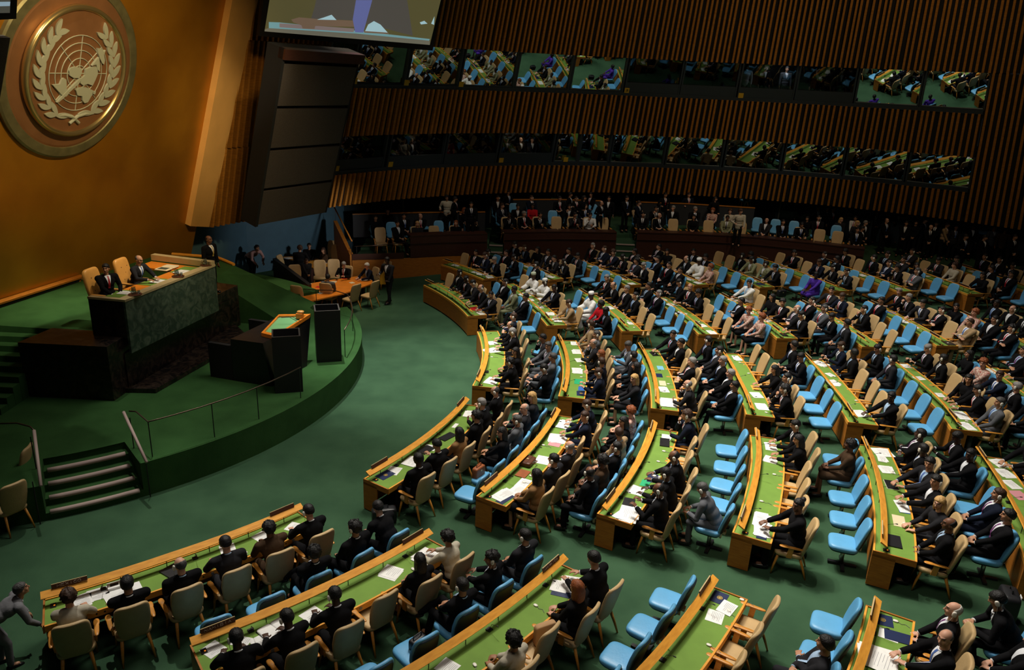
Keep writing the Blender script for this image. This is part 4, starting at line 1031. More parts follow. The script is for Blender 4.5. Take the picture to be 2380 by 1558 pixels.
M_shirtb = mat('shirt_pale_blue', (.32, .45, .62), .8)
M_shoe = mat('black_shoe', (.008, .008, .008), .25)
M_badge = mat('badge_white', (.65, .62, .55), .5)

def objcolor(name, rough, bump=0, bscale=20, spec=.3, sheen=0):
    m = mat(name, (.5, .5, .5), rough, bump=bump, bscale=bscale, spec=spec, sheen=sheen)
    nt = m.node_tree; oi = nt.nodes.new('ShaderNodeObjectInfo'); nt.links.new(oi.outputs['Color'], nt.nodes['Principled BSDF'].inputs['Base Color'])
    return m
OC_SKIN = objcolor('skin', .5, spec=.35); OC_CLOTH = objcolor('woven_cloth', .9, .35, 14, .08, 0); OC_HAIR = objcolor('hair', .55, .6, 50, .35); OC_TIE = objcolor('silk_tie', .5); OC_SHIRT = objcolor('shirt_cotton', .8)
def base(m_): 
    return tuple(m_.node_tree.nodes['Principled BSDF'].inputs['Base Color'].default_value)
PATTERN = {}
def patterned(me, m_):
    key = (me.name, m_.name)
    if key not in PATTERN: c_ = me.copy(); c_.materials[0] = m_; PATTERN[key] = c_
    return PATTERN[key]
def remesh(mb, vox, smooth=4, factor=.5, dec=None):
    me = bpy.data.meshes.new('tmp'); me.from_pydata([tuple(v) for v in mb.v], [], mb.f)
    bm = bmesh.new(); bm.from_mesh(me); bmesh.ops.recalc_face_normals(bm, faces=bm.faces); bm.to_mesh(me); bm.free()
    o = bpy.data.objects.new('tmp', me); col.objects.link(o)
    r = o.modifiers.new('r', 'REMESH'); r.mode = 'VOXEL'; r.voxel_size = vox; r.adaptivity = 0
    if smooth:
        s = o.modifiers.new('s', 'SMOOTH'); s.iterations = smooth; s.factor = factor
    if dec:
        d = o.modifiers.new('d', 'DECIMATE'); d.ratio = dec
    dg = bpy.context.evaluated_depsgraph_get(); dg.update()
    out = bpy.data.meshes.new_from_object(o.evaluated_get(dg))
    bpy.data.objects.remove(o); bpy.data.meshes.remove(me)
    out.polygons.foreach_set('use_smooth', [True]*len(out.polygons)); out.update()
    return out
def cap(mb, pts, rad, n=12):
    # capsule chain: tube with rounded ends
    pts = [Vector(p) for p in pts]
    if not hasattr(rad, '__len__'): rad = [rad]*len(pts)
    mb.tube(pts, rad, n)
    for p, r in zip(pts, rad): mb.sell(p, (r, r, r), 1, 1, n=n, k=8)
def ell(mb, c, s, rot=None): mb.sell(c, s, 1, 1, rot=rot, n=18, k=12)
def ik(S, W, l1, l2, pole):
    d = W-S; L = min(d.length, (l1+l2)*.995)
    if d.length > L: W = S+d.normalized()*L; d = W-S
    a = (l1*l1-l2*l2+L*L)/(2*L); h = math.sqrt(max(l1*l1-a*a, 0)); dn_ = d.normalized()
    p = (pole-dn_*pole.dot(dn_)).normalized(); return S+dn_*a+p*h, W
HEAD_R = (.077, .098, .098)
def head_parts(mb, H):
    def h(x, y, z): return H @ Vector((x, y, z))
    r3 = H.to_3x3()
    ell(mb, h(0, -.008, .022), (.077, .097, .092), r3)
    ell(mb, h(0, .018, -.035), (.060, .074, .078), r3)
    ell(mb, h(0, .062, -.092), (.024, .022, .020), r3)
    ell(mb, h(.035, .055, -.02), (.026, .028, .03), r3); ell(mb, h(-.035, .055, -.02), (.026, .028, .03), r3)
    cap(mb, [h(0, .090, .018), h(0, .106, -.010), h(0, .112, -.022)], [.009, .011, .013], 8)
    ell(mb, h(.012, .100, -.026), (.009, .010, .008), r3); ell(mb, h(-.012, .100, -.026), (.009, .010, .008), r3)
    cap(mb, [h(-.035, .080, .036), h(0, .090, .036), h(.035, .080, .036)], .011, 8)
    cap(mb, [h(-.018, .086, -.054), h(0, .092, -.054), h(.018, .086, -.054)], .009, 8)
    for sx in (-1, 1): ell(mb, h(sx*.077, -.004, -.004), (.012, .020, .031), r3)
def hand(mb, W, dirv, up, curl=.5, side=1):
    # W wrist, dirv forearm direction, up back-of-hand normal
    d = dirv.normalized(); u = (up-d*up.dot(d)).normalized(); s = d.cross(u)*side   # s points to the thumb side
    mb.sell(W+d*.052, (.040, .048, .017), .7, .7, rot=Matrix((s, d, u)).transposed(), n=14, k=8)
    for k, (o, L) in enumerate(((.034, .070), (.012, .080), (-.011, .074), (-.033, .058))):
        b = W+d*.090+s*o; q = b+(d*math.cos(curl*.6)-u*math.sin(curl*.6)+s*(o*2.2))*L*.5
        e = q+(d*math.cos(curl*1.6)-u*math.sin(curl*1.6)+s*(o*2.0))*L*.5
        cap(mb, [b, q, e], [.0100, .0092, .0080], 7)
    b = W+d*.025+s*.032; q = b+(s*.75+d*.6-u*.2).normalized()*.040; e = q+(s*.25+d*.95-u*.25).normalized()*.032
    cap(mb, [b, q, e], [.013, .0110, .0095], 7)

def build_person(P):
    """P: pose dictionary. Returns dict of meshes in the person's frame (front +Y, origin on the floor)."""
    sit = P.get('sit', True); fem = P.get('fem', False); lean = R(P.get('lean', 0)); tw = R(P.get('twist', 0))
    side = R(P.get('side', 0)); k = .93 if fem else 1.0
    pel = V3(0, P.get('py', -.08), .56) if sit else V3(0, 0, .93)
    if 'pel' in P: pel = V3(*P['pel'])
    sp = (Matrix.Rotation(side, 3, 'Y') @ V3(0, math.sin(lean), math.cos(lean))).normalized()
    mid = pel+sp*.20*k+V3(0, -.01, 0); che = pel+sp*.37*k; neck = pel+sp*.515*k+V3(0, math.sin(lean)*.03, 0)
    yaw = Matrix.Rotation(tw, 3, 'Z'); X = yaw @ V3(1, 0, 0); Xr = (X-sp*X.dot(sp)).normalized(); Yf = sp.cross(Xr)*1.0
    sw = .180 if fem else .212
    sh = {s: neck-sp*.045+Xr*s*sw for s in (-1, 1)}
    hy, hp, ht = [R(a) for a in P.get('head', (0, 0, 0))]
    hd = (V3(0, 0, 1)*.75+sp*.35).normalized()
    hc = neck+hd*.085+V3(0, .022, .085)+Yf*0
    H = Matrix.Translation(hc) @ (Matrix.Rotation(tw+hy, 4, 'Z') @ Matrix.Rotation(hp, 4, 'X') @ Matrix.Rotation(ht, 4, 'Y'))
    # ---- arms
    arms = {}
    for s in (-1, 1):
        w = V3(*P['wr' if s > 0 else 'wl']); pole = V3(*P.get('pole', (.7, -.3, -.8))); pole.x *= s
        el, w = ik(sh[s], w, .285*k, .255*k, pole); arms[s] = (sh[s], el, w)
    # ---- legs
    legs = {}
    for s in (-1, 1):
        hip = pel+V3(s*.095, 0, -.03); kn = V3(*P['kr' if s > 0 else 'kl']); an = V3(*P['ar' if s > 0 else 'al']); legs[s] = (hip, kn, an)
    # ---- body
    mb = MB(); head_parts(mb, H)
    cap(mb, [neck-sp*.06, neck+hd*.03, hc+V3(0, -.02, -.06)], [.058*k, .057*k, .056*k])
    cap(mb, [pel, mid, che], [.09, .085, .09]); cap(mb, [sh[-1]-sp*.02, neck-sp*.07, sh[1]-sp*.02], [.034, .050, .034])
    for s in (-1, 1):
        S, E_, W = arms[s]; cap(mb, [S-sp*.015, E_, W], [.036*k, .030*k, .027*k])
        d = (W-E_).normalized(); up = V3(*P.get('hup', (0, 0, 1))); thumb = -1 if s > 0 else 1
        dd = V3(*P['hd'])*1.0 if 'hd' in P else d
        if 'hd' in P: dd.x *= s
        hand(mb, W+d*.005, dd if dd.length > .1 else d, up, P.get('curl', .5), thumb)
        hip, kn, an = legs[s]; cap(mb, [hip, kn, an, an+V3(0, .10, -.03) if not P.get('toe') else an+V3(0, .06, -.08)], [.075*k, .052*k, .038*k, .034])
    body = remesh(mb, .0078, 3, .45)
    Hi = H.inverted(); fc = [0]*len(body.polygons)
    for p in body.polygons:
        q = Hi @ p.center
        if q.y > .06:
            for sx in (-1, 1):
                if abs(q.x-sx*.031) < .0125 and abs(q.z-.017) < .0065: fc[p.index] = 1
                if abs(q.x-sx*.033) < .019 and abs(q.z-.041-abs(abs(q.x)-.033)*-.15) < .0052: fc[p.index] = 2
            if abs(q.x) < .024 and abs(q.z+.054) < .0075: fc[p.index] = 3
    for x in (OC_SKIN, M_eye, HAIR['black'], LIP): body.materials.append(x)
    body.polygons.foreach_set('material_index', fc)
    out = {'body': body, 'H': H}
    # ---- jacket / top
    mb = MB(); robe = P.get('robe', False)
    bt = Matrix((Xr, Yf, sp)).transposed()
    ell(mb, pel+sp*.05, (.180*k, .138, .13), bt); ell(mb, mid, (.176*k, .134, .15), bt); ell(mb, che+Yf*.005, (.202*k, .136, .155), bt); ell(mb, che-sp*.05+Yf*.01, (.185*k, .138, .13), bt)
    cap(mb, [sh[-1]-sp*.012, neck-sp*.055+Yf*-.012, sh[1]-sp*.012], [.074*k, .088*k, .074*k])
    cap(mb, [neck-sp*.045-Yf*.012, neck-sp*.005-Yf*.012], [.075*k, .062*k])
    if fem: ell(mb, che+Yf*.075-sp*.05+Xr*.07, (.06, .055, .06), bt); ell(mb, che+Yf*.075-sp*.05-Xr*.07, (.06, .055, .06), bt)
    for s in (-1, 1):
        S, E_, W = arms[s]; d = (W-E_).normalized(); g = 1.0 if not robe else 1.5
        cap(mb, [S-sp*.01, (S+E_)/2, E_, W-d*.03], [.074*k, .064*k*g, .056*k*g, .044*k*g*1.05])
    if not sit: ell(mb, pel-sp*.03, (.175*k, .135, .17), bt)
    else: ell(mb, pel+V3(0, .02, -.03), (.178*k, .15, .075), None)
    if robe:
        for s in (-1, 1): cap(mb, [legs[s][0], legs[s][1]+V3(0, 0, .01), legs[s][1]*.35+legs[s][2]*.65], [.13, .11, .12])
        cap(mb, [legs[-1][1], legs[1][1]], .10)
    jk = remesh(mb, .013, 4, .5); out['jacket'] = jk
    # ---- trousers / skirt
    mb = MB(); ell(mb, pel+V3(0, -.005, -.02), (.168*k, .135, .10))
    if P.get('skirt'):
        for s in (-1, 1): cap(mb, [legs[s][0], legs[s][1]+V3(0, -.03, 0)], [.098, .088])
        cap(mb, [legs[-1][1]+V3(0, -.05, 0), legs[1][1]+V3(0, -.05, 0)], .08)
    else:
        for s in (-1, 1):
            hip, kn, an = legs[s]; cap(mb, [hip, kn, kn*.5+an*.5, an+(kn-an).normalized()*.02], [.096*k, .068*k, .060*k, .055*k])
    out['trousers'] = remesh(mb, .014, 4, .5)
    # ---- shoes
    mb = MB()
    for s in (-1, 1):
        an = legs[s][2]; f = P.get('fd', (0, 1, -.15)); f = V3(*(f if isinstance(f[0], (int, float)) else f[0 if s < 0 else 1])).normalized()
        c = an+f*.06+V3(0, 0, -.045); q = f.to_track_quat('Y', 'Z').to_matrix()
        mb.sell(c, (.046, .135, .040), .8, .8, rot=q, n=16, k=8)
    out['shoes'] = mb.mesh('shoes', M_shoe, True)
    # ---- shirt collar, cuffs and front
    bvh = BVHTree.FromPolygons([v.co for v in jk.vertices], [tuple(p.vertices) for p in jk.polygons])
    mb = MB(); tb = MB()
    def front(x, z, off):
        o_ = neck-sp*z+Xr*x+Yf*.5; h = bvh.ray_cast(o_, -Yf)
        return (h[0]+Yf*off) if h[0] is not None else None
    if P.get('shirt', True):
        rows = 8; grid = []
        for i in range(rows+1):
            z = .0+i*.27/rows; hw = .062*(1-i/rows)+.008; row = []
            for j in range(5):
                p = front((j/2-1)*hw, z, .004); row.append(p)
            grid.append(row)
        for i in range(rows):
            for j in range(4):
                q = [grid[i][j], grid[i][j+1], grid[i+1][j+1], grid[i+1][j]]
                if all(x is not None for x in q): mb.poly(q)
        for i in range(rows+2):
            z = .012+i*.030; w = .020 if i == 0 else .012+.014*min(1, i/6)
            q = [front(-w, z, .008), front(w, z, .008), front(w, z+.031, .008), front(-w, z+.031, .008)]
            if all(x is not None for x in q): tb.poly(q)
        mb.tube([neck+hd*.005+(Xr*math.cos(a)*.062+Yf*math.sin(a)*.064)*k+Yf*.002+V3(0, 0, -.01*math.sin(a)) for a in [2*PI*i/16 for i in range(17)]], .012, 6, cap=False)
        out['shirt'] = mb.mesh('shirt', OC_SHIRT, True)
        out['cuffs'] = []
        for s in (-1, 1):
            S, E_, W = arms[s]; d = (W-E_).normalized(); cb_ = MB(); cb_.tube([W-d*.03, W+d*.006], .034*k, 12); out['cuffs'].append(cb_.mesh('cuff', OC_SHIRT, True))
        if tb.v: out['necktie'] = tb.mesh('necktie', OC_TIE, True)
    return out

def hair_mesh(style):
    mb = MB(); n, kk = 36, 24; rnd = random.Random(hash(style) % 1000 if False else sum(map(ord, style)))
    vs = []
    def skull(d):
        # ray length to cranium/jaw ellipsoids from (0,-.005,.01)
        best = .05; o = Vector((0, -.005, .01))
        for c, s in (((0, -.008, .022), (.077, .097, .092)), ((0, .018, -.035), (.060, .074, .078))):
            oc = [(o[i]-c[i])/s[i] for i in range(3)]; dd = [d[i]/s[i] for i in range(3)]
            A_ = sum(x*x for x in dd); B_ = 2*sum(x*y for x, y in zip(oc, dd)); C_ = sum(x*x for x in oc)-1; D_ = B_*B_-4*A_*C_
            if D_ > 0: best = max(best, (-B_+math.sqrt(D_))/(2*A_))
        return best
    th_ = {'short': .017, 'balding': .009, 'curly': .030, 'long': .018, 'afro': .05, 'bun': .010, 'cap': .02}.get(style, .012)
    def smooth(x): return max(0, min(1, x))
    for i in range(kk+1):
        ph = -PI/2+PI*i/kk
        for j in range(n):
            t = 2*PI*j/n; d = Vector((math.cos(ph)*math.cos(t), math.cos(ph)*math.sin(t), math.sin(ph)))
            line = -.10+.62*d.y if d.y > 0 else -.10+.55*d.y
            if style in ('long', 'afro', 'curly') and d.y < .3: line -= .25
            mk = smooth((d.z-line)/.10)
            if style == 'balding':
                mk *= smooth((.62-d.z+(-d.y*.5 if d.y < 0 else -d.y*.9))/.12)
            r = skull(d); off = th_*mk*(1+.25*math.sin(7*t+3*ph)*(.3 if style == 'short' else 1))
            if style in ('curly', 'afro'): off *= 1+.35*rnd.uniform(-1, 1)
            if style in ('short', 'bun') and d.z > .5: off *= 1.35
            r = r-.012*(1-mk)-.003+off
            p = Vector((0, -.005, .01))+d*r; vs.append(p)
    fs = [(i*n+j, i*n+(j+1) % n, (i+1)*n+(j+1) % n, (i+1)*n+j) for i in range(kk) for j in range(n)]
    mb.add(vs, fs)
    if style == 'long':
        mb.sell((0, -.065, -.09), (.088, .05, .13), .7, .7, n=20, k=12)
        for sx in (-1, 1): mb.sell((sx*.072, -.015, -.075), (.022, .045, .10), .8, .8, n=12, k=8)
        return remesh(mb, .008, 3)
    if style == 'bun':
        mb.sell((0, -.105, .075), (.045, .045, .045), 1, 1, n=14, k=10); return remesh(mb, .008, 2)
    if style == 'cap':
        mb = MB(); mb.lathe((0, -.01, .045), [(.092, 0), (.096, .02), (.090, .075), (.07, .085), (.001, .088)], 24); return mb.mesh('h', OC_HAIR, True)
    me = mb.mesh('h', OC_HAIR, True); return me
def scarf_mesh():
    mb = MB(); ell(mb, (0, -.01, .02), (.09, .112, .11)); mb.sell((0, -.03, -.09), (.085, .075, .10), .9, .9, n=18, k=10); return remesh(mb, .010, 3)
HM = {s: hair_mesh(s) for s in ('short', 'balding', 'curly', 'long', 'afro', 'bun', 'cap')}
for m_ in HM.values():
    if not m_.materials: m_.materials.append(OC_HAIR)
def ear_mesh():
    mb = MB(); rx = Matrix.Rotation(PI/2, 3, 'Y')
    for sx in (-1, 1): mb.sell((sx*.094, -.002, -.004), (.012, .024, .034), .8, .8, n=12, k=8)
    mb.tube([(-.096, -.01, .0), (-.098, -.03, .05), (-.075, -.03, .11), (0, -.03, .135), (.075, -.03, .11), (.098, -.03, .05), (.096, -.01, .0)], .004, 5)
    return mb.mesh('headset', M_white, True)
def ear1_mesh():
    mb = MB(); mb.sell((-.094, -.002, -.008), (.018, .030, .044), .8, .8, n=12, k=8)
    mb.tube([(-.094, 0, -.04), (-.09, .02, -.10), (-.07, .06, -.22)], .0025, 4); return mb.mesh('earpiece', M_white, True)
HM_EAR = ear1_mesh()
def glasses_mesh():
    mb = MB()
    for sx in (-1, 1):
        mb.tube([(sx*.032+.024*math.cos(a), .108, .014+.016*math.sin(a)) for a in [2*PI*i/12 for i in range(13)]], .002, 4, cap=False)
        mb.tube([(sx*.056, .106, .018), (sx*.080, .06, .018), (sx*.082, 0, .012)], .002, 4)
    mb.tube([(-.008, .108, .018), (.008, .108, .018)], .002, 4); return mb.mesh('glasses', M_black)
HM_GL = glasses_mesh()

SITLEG = dict(kl=(-.13, .38, .50), kr=(.13, .38, .50), al=(-.12, .36, .09), ar=(.12, .40, .09))
CHLEG = dict(kl=(-.09, .40, .50), kr=(.10, .42, .62), al=(-.12, .48, .09), ar=(-.16, .62, .40), fd=((0, 1, -.15), (-.3, 1, -.4)))
POSES = {
 'write': dict(SITLEG, lean=16, wl=(-.14, .44, .745), wr=(.15, .42, .745), hd=(-.35, .9, -.05), head=(0, -18, 0), pole=(.9, -.4, -.5)),
 'read': dict(SITLEG, lean=10, wl=(-.13, .36, .84), wr=(.14, .36, .84), hd=(-.2, .8, .5), head=(8, -22, 0), curl=1.0),
 'chin': dict(SITLEG, lean=18, wl=(-.05, .40, .745), wr=(.09, .24, .99), hd=(-.3, .25, .9), head=(-6, -4, 3), hup=(0, 1, 0), curl=1.1, pole=(.8, 0, -.9)),
 'upright': dict(SITLEG, lean=0, wl=(-.10, .24, .64), wr=(.10, .25, .64), hd=(-.5, .7, -.2), head=(10, 2, 0), curl=.7),
 'lookleft': dict(SITLEG, lean=6, twist=12, wl=(-.10, .36, .745), wr=(.14, .42, .745), hd=(-.6, .7, -.05), head=(38, -3, 0), pole=(.9, -.4, -.5)),
 'lookright': dict(SITLEG, lean=4, twist=-12, wl=(-.13, .24, .64), wr=(.12, .25, .64), hd=(-.5, .7, -.2), head=(-38, 0, 0), curl=.7),
 'lap': dict(CHLEG, py=-.05, lean=-10, wl=(-.07, .24, .66), wr=(.08, .22, .70), hd=(-.6, .7, -.2), head=(0, 4, 0), curl=.8),
 'folded': dict(SITLEG, py=-.05, lean=-8, wl=(.10, .16, .84), wr=(-.10, .20, .82), hd=(-.9, .1, 0), head=(-14, 4, 4), curl=.4, hup=(0, .4, 1), pole=(.9, .1, -.9)),
 'bent': dict(SITLEG, lean=32, wl=(-.10, .42, .66), wr=(.10, .42, .68), hd=(-.5, .8, -.1), head=(-10, -24, 0), curl=.8),
 'fem_up': dict(SITLEG, fem=True, lean=2, wl=(-.09, .26, .66), wr=(.09, .28, .68), hd=(-.5, .7, -.2), head=(-12, 0, 0), curl=.8, skirt=True),
 'fem_write': dict(SITLEG, fem=True, lean=14, wl=(-.13, .42, .745), wr=(.13, .40, .745), hd=(-.35, .9, -.05), head=(12, -12, 0), pole=(.9, -.4, -.5)),
 'fem_turn': dict(SITLEG, fem=True, lean=8, twist=18, wl=(-.12, .30, .66), wr=(.08, .34, .68), hd=(-.4, .8, -.1), head=(30, -6, 0), skirt=True),
 'robe_sit': dict(SITLEG, robe=True, lean=6, wl=(-.18, .36, .745), wr=(.18, .34, .76), hd=(-.4, .8, 0), head=(4, -10, 0), shirt=False),
 'robe_read': dict(SITLEG, robe=True, lean=2, wl=(-.15, .32, .86), wr=(.16, .32, .88), hd=(-.1, .7, .6), head=(-20, -14, 0), shirt=False, curl=.9),
 'stand': dict(sit=False, lean=0, wl=(-.27, .05, .80), wr=(.27, .04, .80), kl=(-.10, .02, .50), kr=(.11, .03, .50), al=(-.11, 0, .09), ar=(.13, .03, .09), hd=(0, .1, -1), hup=(1, 0, 0), head=(0, 0, 0), pole=(.5, -.8, 0), curl=.6),
 'standclasp': dict(sit=False, lean=2, wl=(-.06, .22, .88), wr=(.05, .22, .90), kl=(-.10, .02, .50), kr=(.11, .03, .50), al=(-.12, 0, .09), ar=(.14, .02, .09), hd=(-.8, .5, -.2), head=(18, -6, 0), curl=.8),
 'standturn': dict(sit=False, lean=5, twist=20, wl=(-.24, .16, .86), wr=(.18, .30, 1.08), kl=(-.10, .05, .50), kr=(.11, -.02, .50), al=(-.12, .08, .09), ar=(.13, -.10, .09), hd=(-.3, .8, .3), head=(25, -8, 0), curl=.9),
 'bow': dict(sit=False, lean=62, pel=(0, -.15, .93), wl=(-.22, .42, .72), wr=(.20, .50, .70), kl=(-.11, .02, .50), kr=(.12, .04, .50), al=(-.12, -.08, .09), ar=(.13, .02, .09), hd=(0, .5, -.8), head=(0, 12, 0), pole=(.9, -.5, .2), curl=.7),
}
PROTO = {k: build_person(v) for k, v in POSES.items()}
for k, p in PROTO.items():
    for key, mm in (('jacket', OC_CLOTH), ('trousers', OC_CLOTH)):
        if not p[key].materials: p[key].materials.append(mm)
    p['body'].name = 'person_'+k

def person(pose, x, y, z, rz, label, skin=0, hair='short', hc='black', top='black', bottom=None, shirt=True, tie=None, ear=False, gl=False, badge=False, group=None, sc_=1.1, cap_=None):
    P = PROTO[pose]
    b = bpy.data.objects.new('person', P['body']); col.objects.link(b)
    b.location = (x, y, z); b.rotation_euler = (0, 0, rz); b.scale = (sc_,)*3
    tag(b, label, 'person', group)
    b.color = base(SKIN[skin])
    def child(nm, me, mm=None, H=False):
        if mm in (CL['floral'], CL['check']): me = patterned(me, mm)
        o = bpy.data.objects.new(nm, me); col.objects.link(o); o.parent = b
        if H: o.matrix_basis = P['H']
        if mm is not None: o.color = base(mm)
        return o
    child('robe' if 'robe' in pose else 'jacket', P['jacket'], CL[top]); child('trousers', P['trousers'], CL[bottom or (top if top in ('black', 'navy', 'charcoal', 'grey', 'white', 'brown', 'olive', 'midgrey', 'tan') else 'black')])
    child('shoes', P['shoes'])
    if 'shirt' in P and shirt is not False: 
        sm_ = shirt if shirt is not True else M_shirt; child('shirt', P['shirt'], sm_)
        for cf in P['cuffs']: child('cuff', cf, sm_)
    if tie is not None and 'necktie' in P: child('necktie', P['necktie'], TIES[tie])
    if hair: child('hair', HM[hair], HAIR[hc], True)
    if cap_: child('cap', HM['cap'], CL[cap_], True)
    if ear: child('earpiece', HM_EAR, None, True)
    if gl: child('glasses', HM_GL, None, True)
    return b
# ------------------------------------------------------------------ seats and who sits there
# code -> (pose list, hair, hair colour, skin, top, words)
MALE = ['write', 'read', 'chin', 'upright', 'lookleft', 'lookright', 'write', 'folded']
MALEB = ['lap', 'upright', 'folded', 'lookright', 'read', 'lap', 'bent', 'lookleft']
CODES = {
 'k': ('short', 'black', 1, 'black', 'black-haired person in black suit'),
 'n': ('short', 'brown', 0, 'navy', 'brown-haired person in navy suit'),
 'c': ('short', 'black', 2, 'charcoal', 'dark-haired person in charcoal suit'),
 'g': ('short', 'grey', 0, 'black', 'grey-haired person in black suit'),
 'G': ('balding', 'white', 0, 'black', 'white-haired person in black suit'),
 'b': ('balding', 'darkgrey', 0, 'black', 'bald person in black suit'),
 'B': ('balding', 'grey', 0, 'charcoal', 'bald person in charcoal suit'),
 'D': ('balding', 'black', 3, 'black', 'dark-skinned bald person in black suit'),
 'd': ('short', 'black', 4, 'black', 'dark-skinned person in black suit'),
 's': ('short', 'darkgrey', 1, 'grey', 'dark-haired person in grey suit'),
 'w': ('long', 'black', 1, 'black', 'long-haired person in black jacket'),
 'a': ('long', 'auburn', 0, 'black', 'auburn-haired person in black jacket'),
 'y': ('long', 'blond', 0, 'charcoal', 'blond person in dark jacket'),
 'r': ('curly', 'black', 3, 'red', 'person in red top'),
 't': ('short', 'brown', 1, 'tan', 'person in tan jacket'),
 'h': ('long', 'black', 2, 'shawl', 'person in brown shawl'),
 'f': ('curly', 'auburn', 0, 'floral', 'person in patterned blouse'),
 'F': ('curly', 'brown', 0, 'cream', 'brown-haired person in cream jacket'),
 'T': ('curly', 'black', 2, 'cream', 'black-haired person in pale grey jacket'),
 'W': (None, 'black', 4, 'white', 'dark-skinned person in white robe'),
 'V': ('short', 'black', 2, 'white', 'person in white shirt'),
 'o': ('short', 'black', 3, 'olive', 'person in olive suit'),
 'p': ('short', 'black', 4, 'purple', 'dark-skinned person in purple dress'),
 'm': ('curly', 'black', 3, 'brown', 'person in dark brown suit'),
 'u': ('bun', 'black', 3, 'black', 'dark-skinned person with hair bun'),
}
FEM = set('wayhfFTpumr')
BEIGE = {
 ('A',0): 'kmkbkF', ('A',1): 'Tw.ddd', ('A',2): 'ka.Tb.', ('A',3): '......', ('A',4): 'Gb....',
 ('B',0): 'bgkhkd', ('B',1): 'nn.Bch', ('B',2): 'n..DdD', ('B',3): 'kw...u', ('B',4): 'ddkkyD', ('B',5): 'kk....',
 ('C',0): 'nbg.wk', ('C',1): 'tsBann', ('C',2): 'kk.g.B', ('C',3): '...wkk', ('C',4): 'nd...d', ('C',5): 'gd.wks', ('C',6): 'kk....',
 ('D',0): '.ddkbk', ('D',1): '.WWd.t', ('D',2): 'gbgk..', ('D',3): 'kbk...', ('D',4): 'V.wkBk', ('D',5): 'kn.k..', ('D',6): 'ggkk.t', ('D',7): 'dbd...',
 ('E',1): '.kng', ('E',2): 'knwkkd', ('E',3): 'gnndkg', ('E',4): 'kw.bWf', ('E',5): '..dook', ('E',6): '.k.nkk', ('E',7): 'k.knks', ('E',8): 'k.kF.w', ('E',9): 'kkk...'}
BLUE = {
 ('A',0): 'kkk..', ('A',1): 'kkk..', ('A',2): '.....', ('A',3): '..k..', ('A',4): 'kG...',
 ('B',0): 'yBsw..', ('B',1): 'fwtkmD', ('B',2): '....s', ('B',3): '.m...', ('B',4): 'dd.nk', ('B',5): '.....',
 ('C',0): '.cssk', ('C',1): '.skwy', ('C',2): 'kkggk', ('C',3): 'kk...', ('C',4): 'kk...', ('C',5): 'wfngk', ('C',6): 'kk...',
 ('D',0): '.kok.', ('D',1): '..Wrd', ('D',2): 'kg...', ('D',3): '..kff', ('D',4): '.kskk', ('D',5): '.k...', ('D',6): 'wfkk.', ('D',7): 'dk...',
 ('E',1): 'kkk.k', ('E',2): 'kk...', ('E',3): 'kkkkk', ('E',4): 'kk...', ('E',5): 'k...p', ('E',6): 'kk...', ('E',7): 'kkw..', ('E',8): 'k.kk.', ('E',9): 'kk...'}
POSE_FIX = {('A',0,'b',5): 'fem_write', ('A',0,'b',0): 'write', ('A',0,'b',1): 'chin', ('A',1,'b',0): 'fem_write', ('A',2,'b',0): 'write', ('A',2,'b',1): 'fem_up',
 ('A',4,'b',0): 'upright', ('A',4,'b',1): 'lookleft', ('B',0,'b',1): 'chin', ('B',0,'b',5): 'upright', ('B',0,'b',0): 'read', ('B',1,'b',5): 'fem_up', ('B',2,'b',0): 'chin',
 ('B',2,'b',3): 'write', ('B',2,'b',4): 'write', ('B',2,'b',5): 'read', ('B',2,'u',4): 'bent', ('B',3,'u',1): 'fem_up', ('B',3,'b',1): 'fem_write', ('B',3,'b',5): 'lookleft',
 ('C',0,'b',5): 'write', ('C',0,'u',1): 'chin', ('C',0,'u',4): 'read', ('C',1,'b',2): 'chin', ('B',4,'b',5): 'upright', ('B',4,'u',4): 'lap', ('B',4,'u',3): 'lap',
 ('D',1,'b',1): 'robe_sit', ('D',1,'b',2): 'robe_read', ('E',4,'b',4): 'robe_sit', ('C',2,'b',5): 'chin'}
rnd = random.Random(7)
def in_view(x, y, z, mx=70):
    u, v = pix((x, y, z)); return -mx < u < 2380+mx and -mx < v < 1558+mx
AN = {}
def next_range(s, i):
    if (s, i+1) in DESK: return DESK[s, i+1][:2]
    a0, a1 = DESK[s, i][:2]; c0, c1 = DESK[s, i-1][:2]; return a0+(a0-c0)*.8, a1+(a1-c1)*.8
def seat_spots(s, i, kind):
    rad = RAD1+i*DRAD
    if kind == 'b': a0, a1 = DESK[s, i][:2]; n = len(BEIGE[s, i]); dr = .98
    else: a0, a1 = next_range(s, i); n = len(BLUE[s, i]); dr = 1.97
    l = []
    for k in range(n):
        a = a0+(k+.5)/n*(a1-a0); r = rad+dr; x, y = pol(a, r); l.append((a, x, y, fz(r)))
    return l
npp = 0
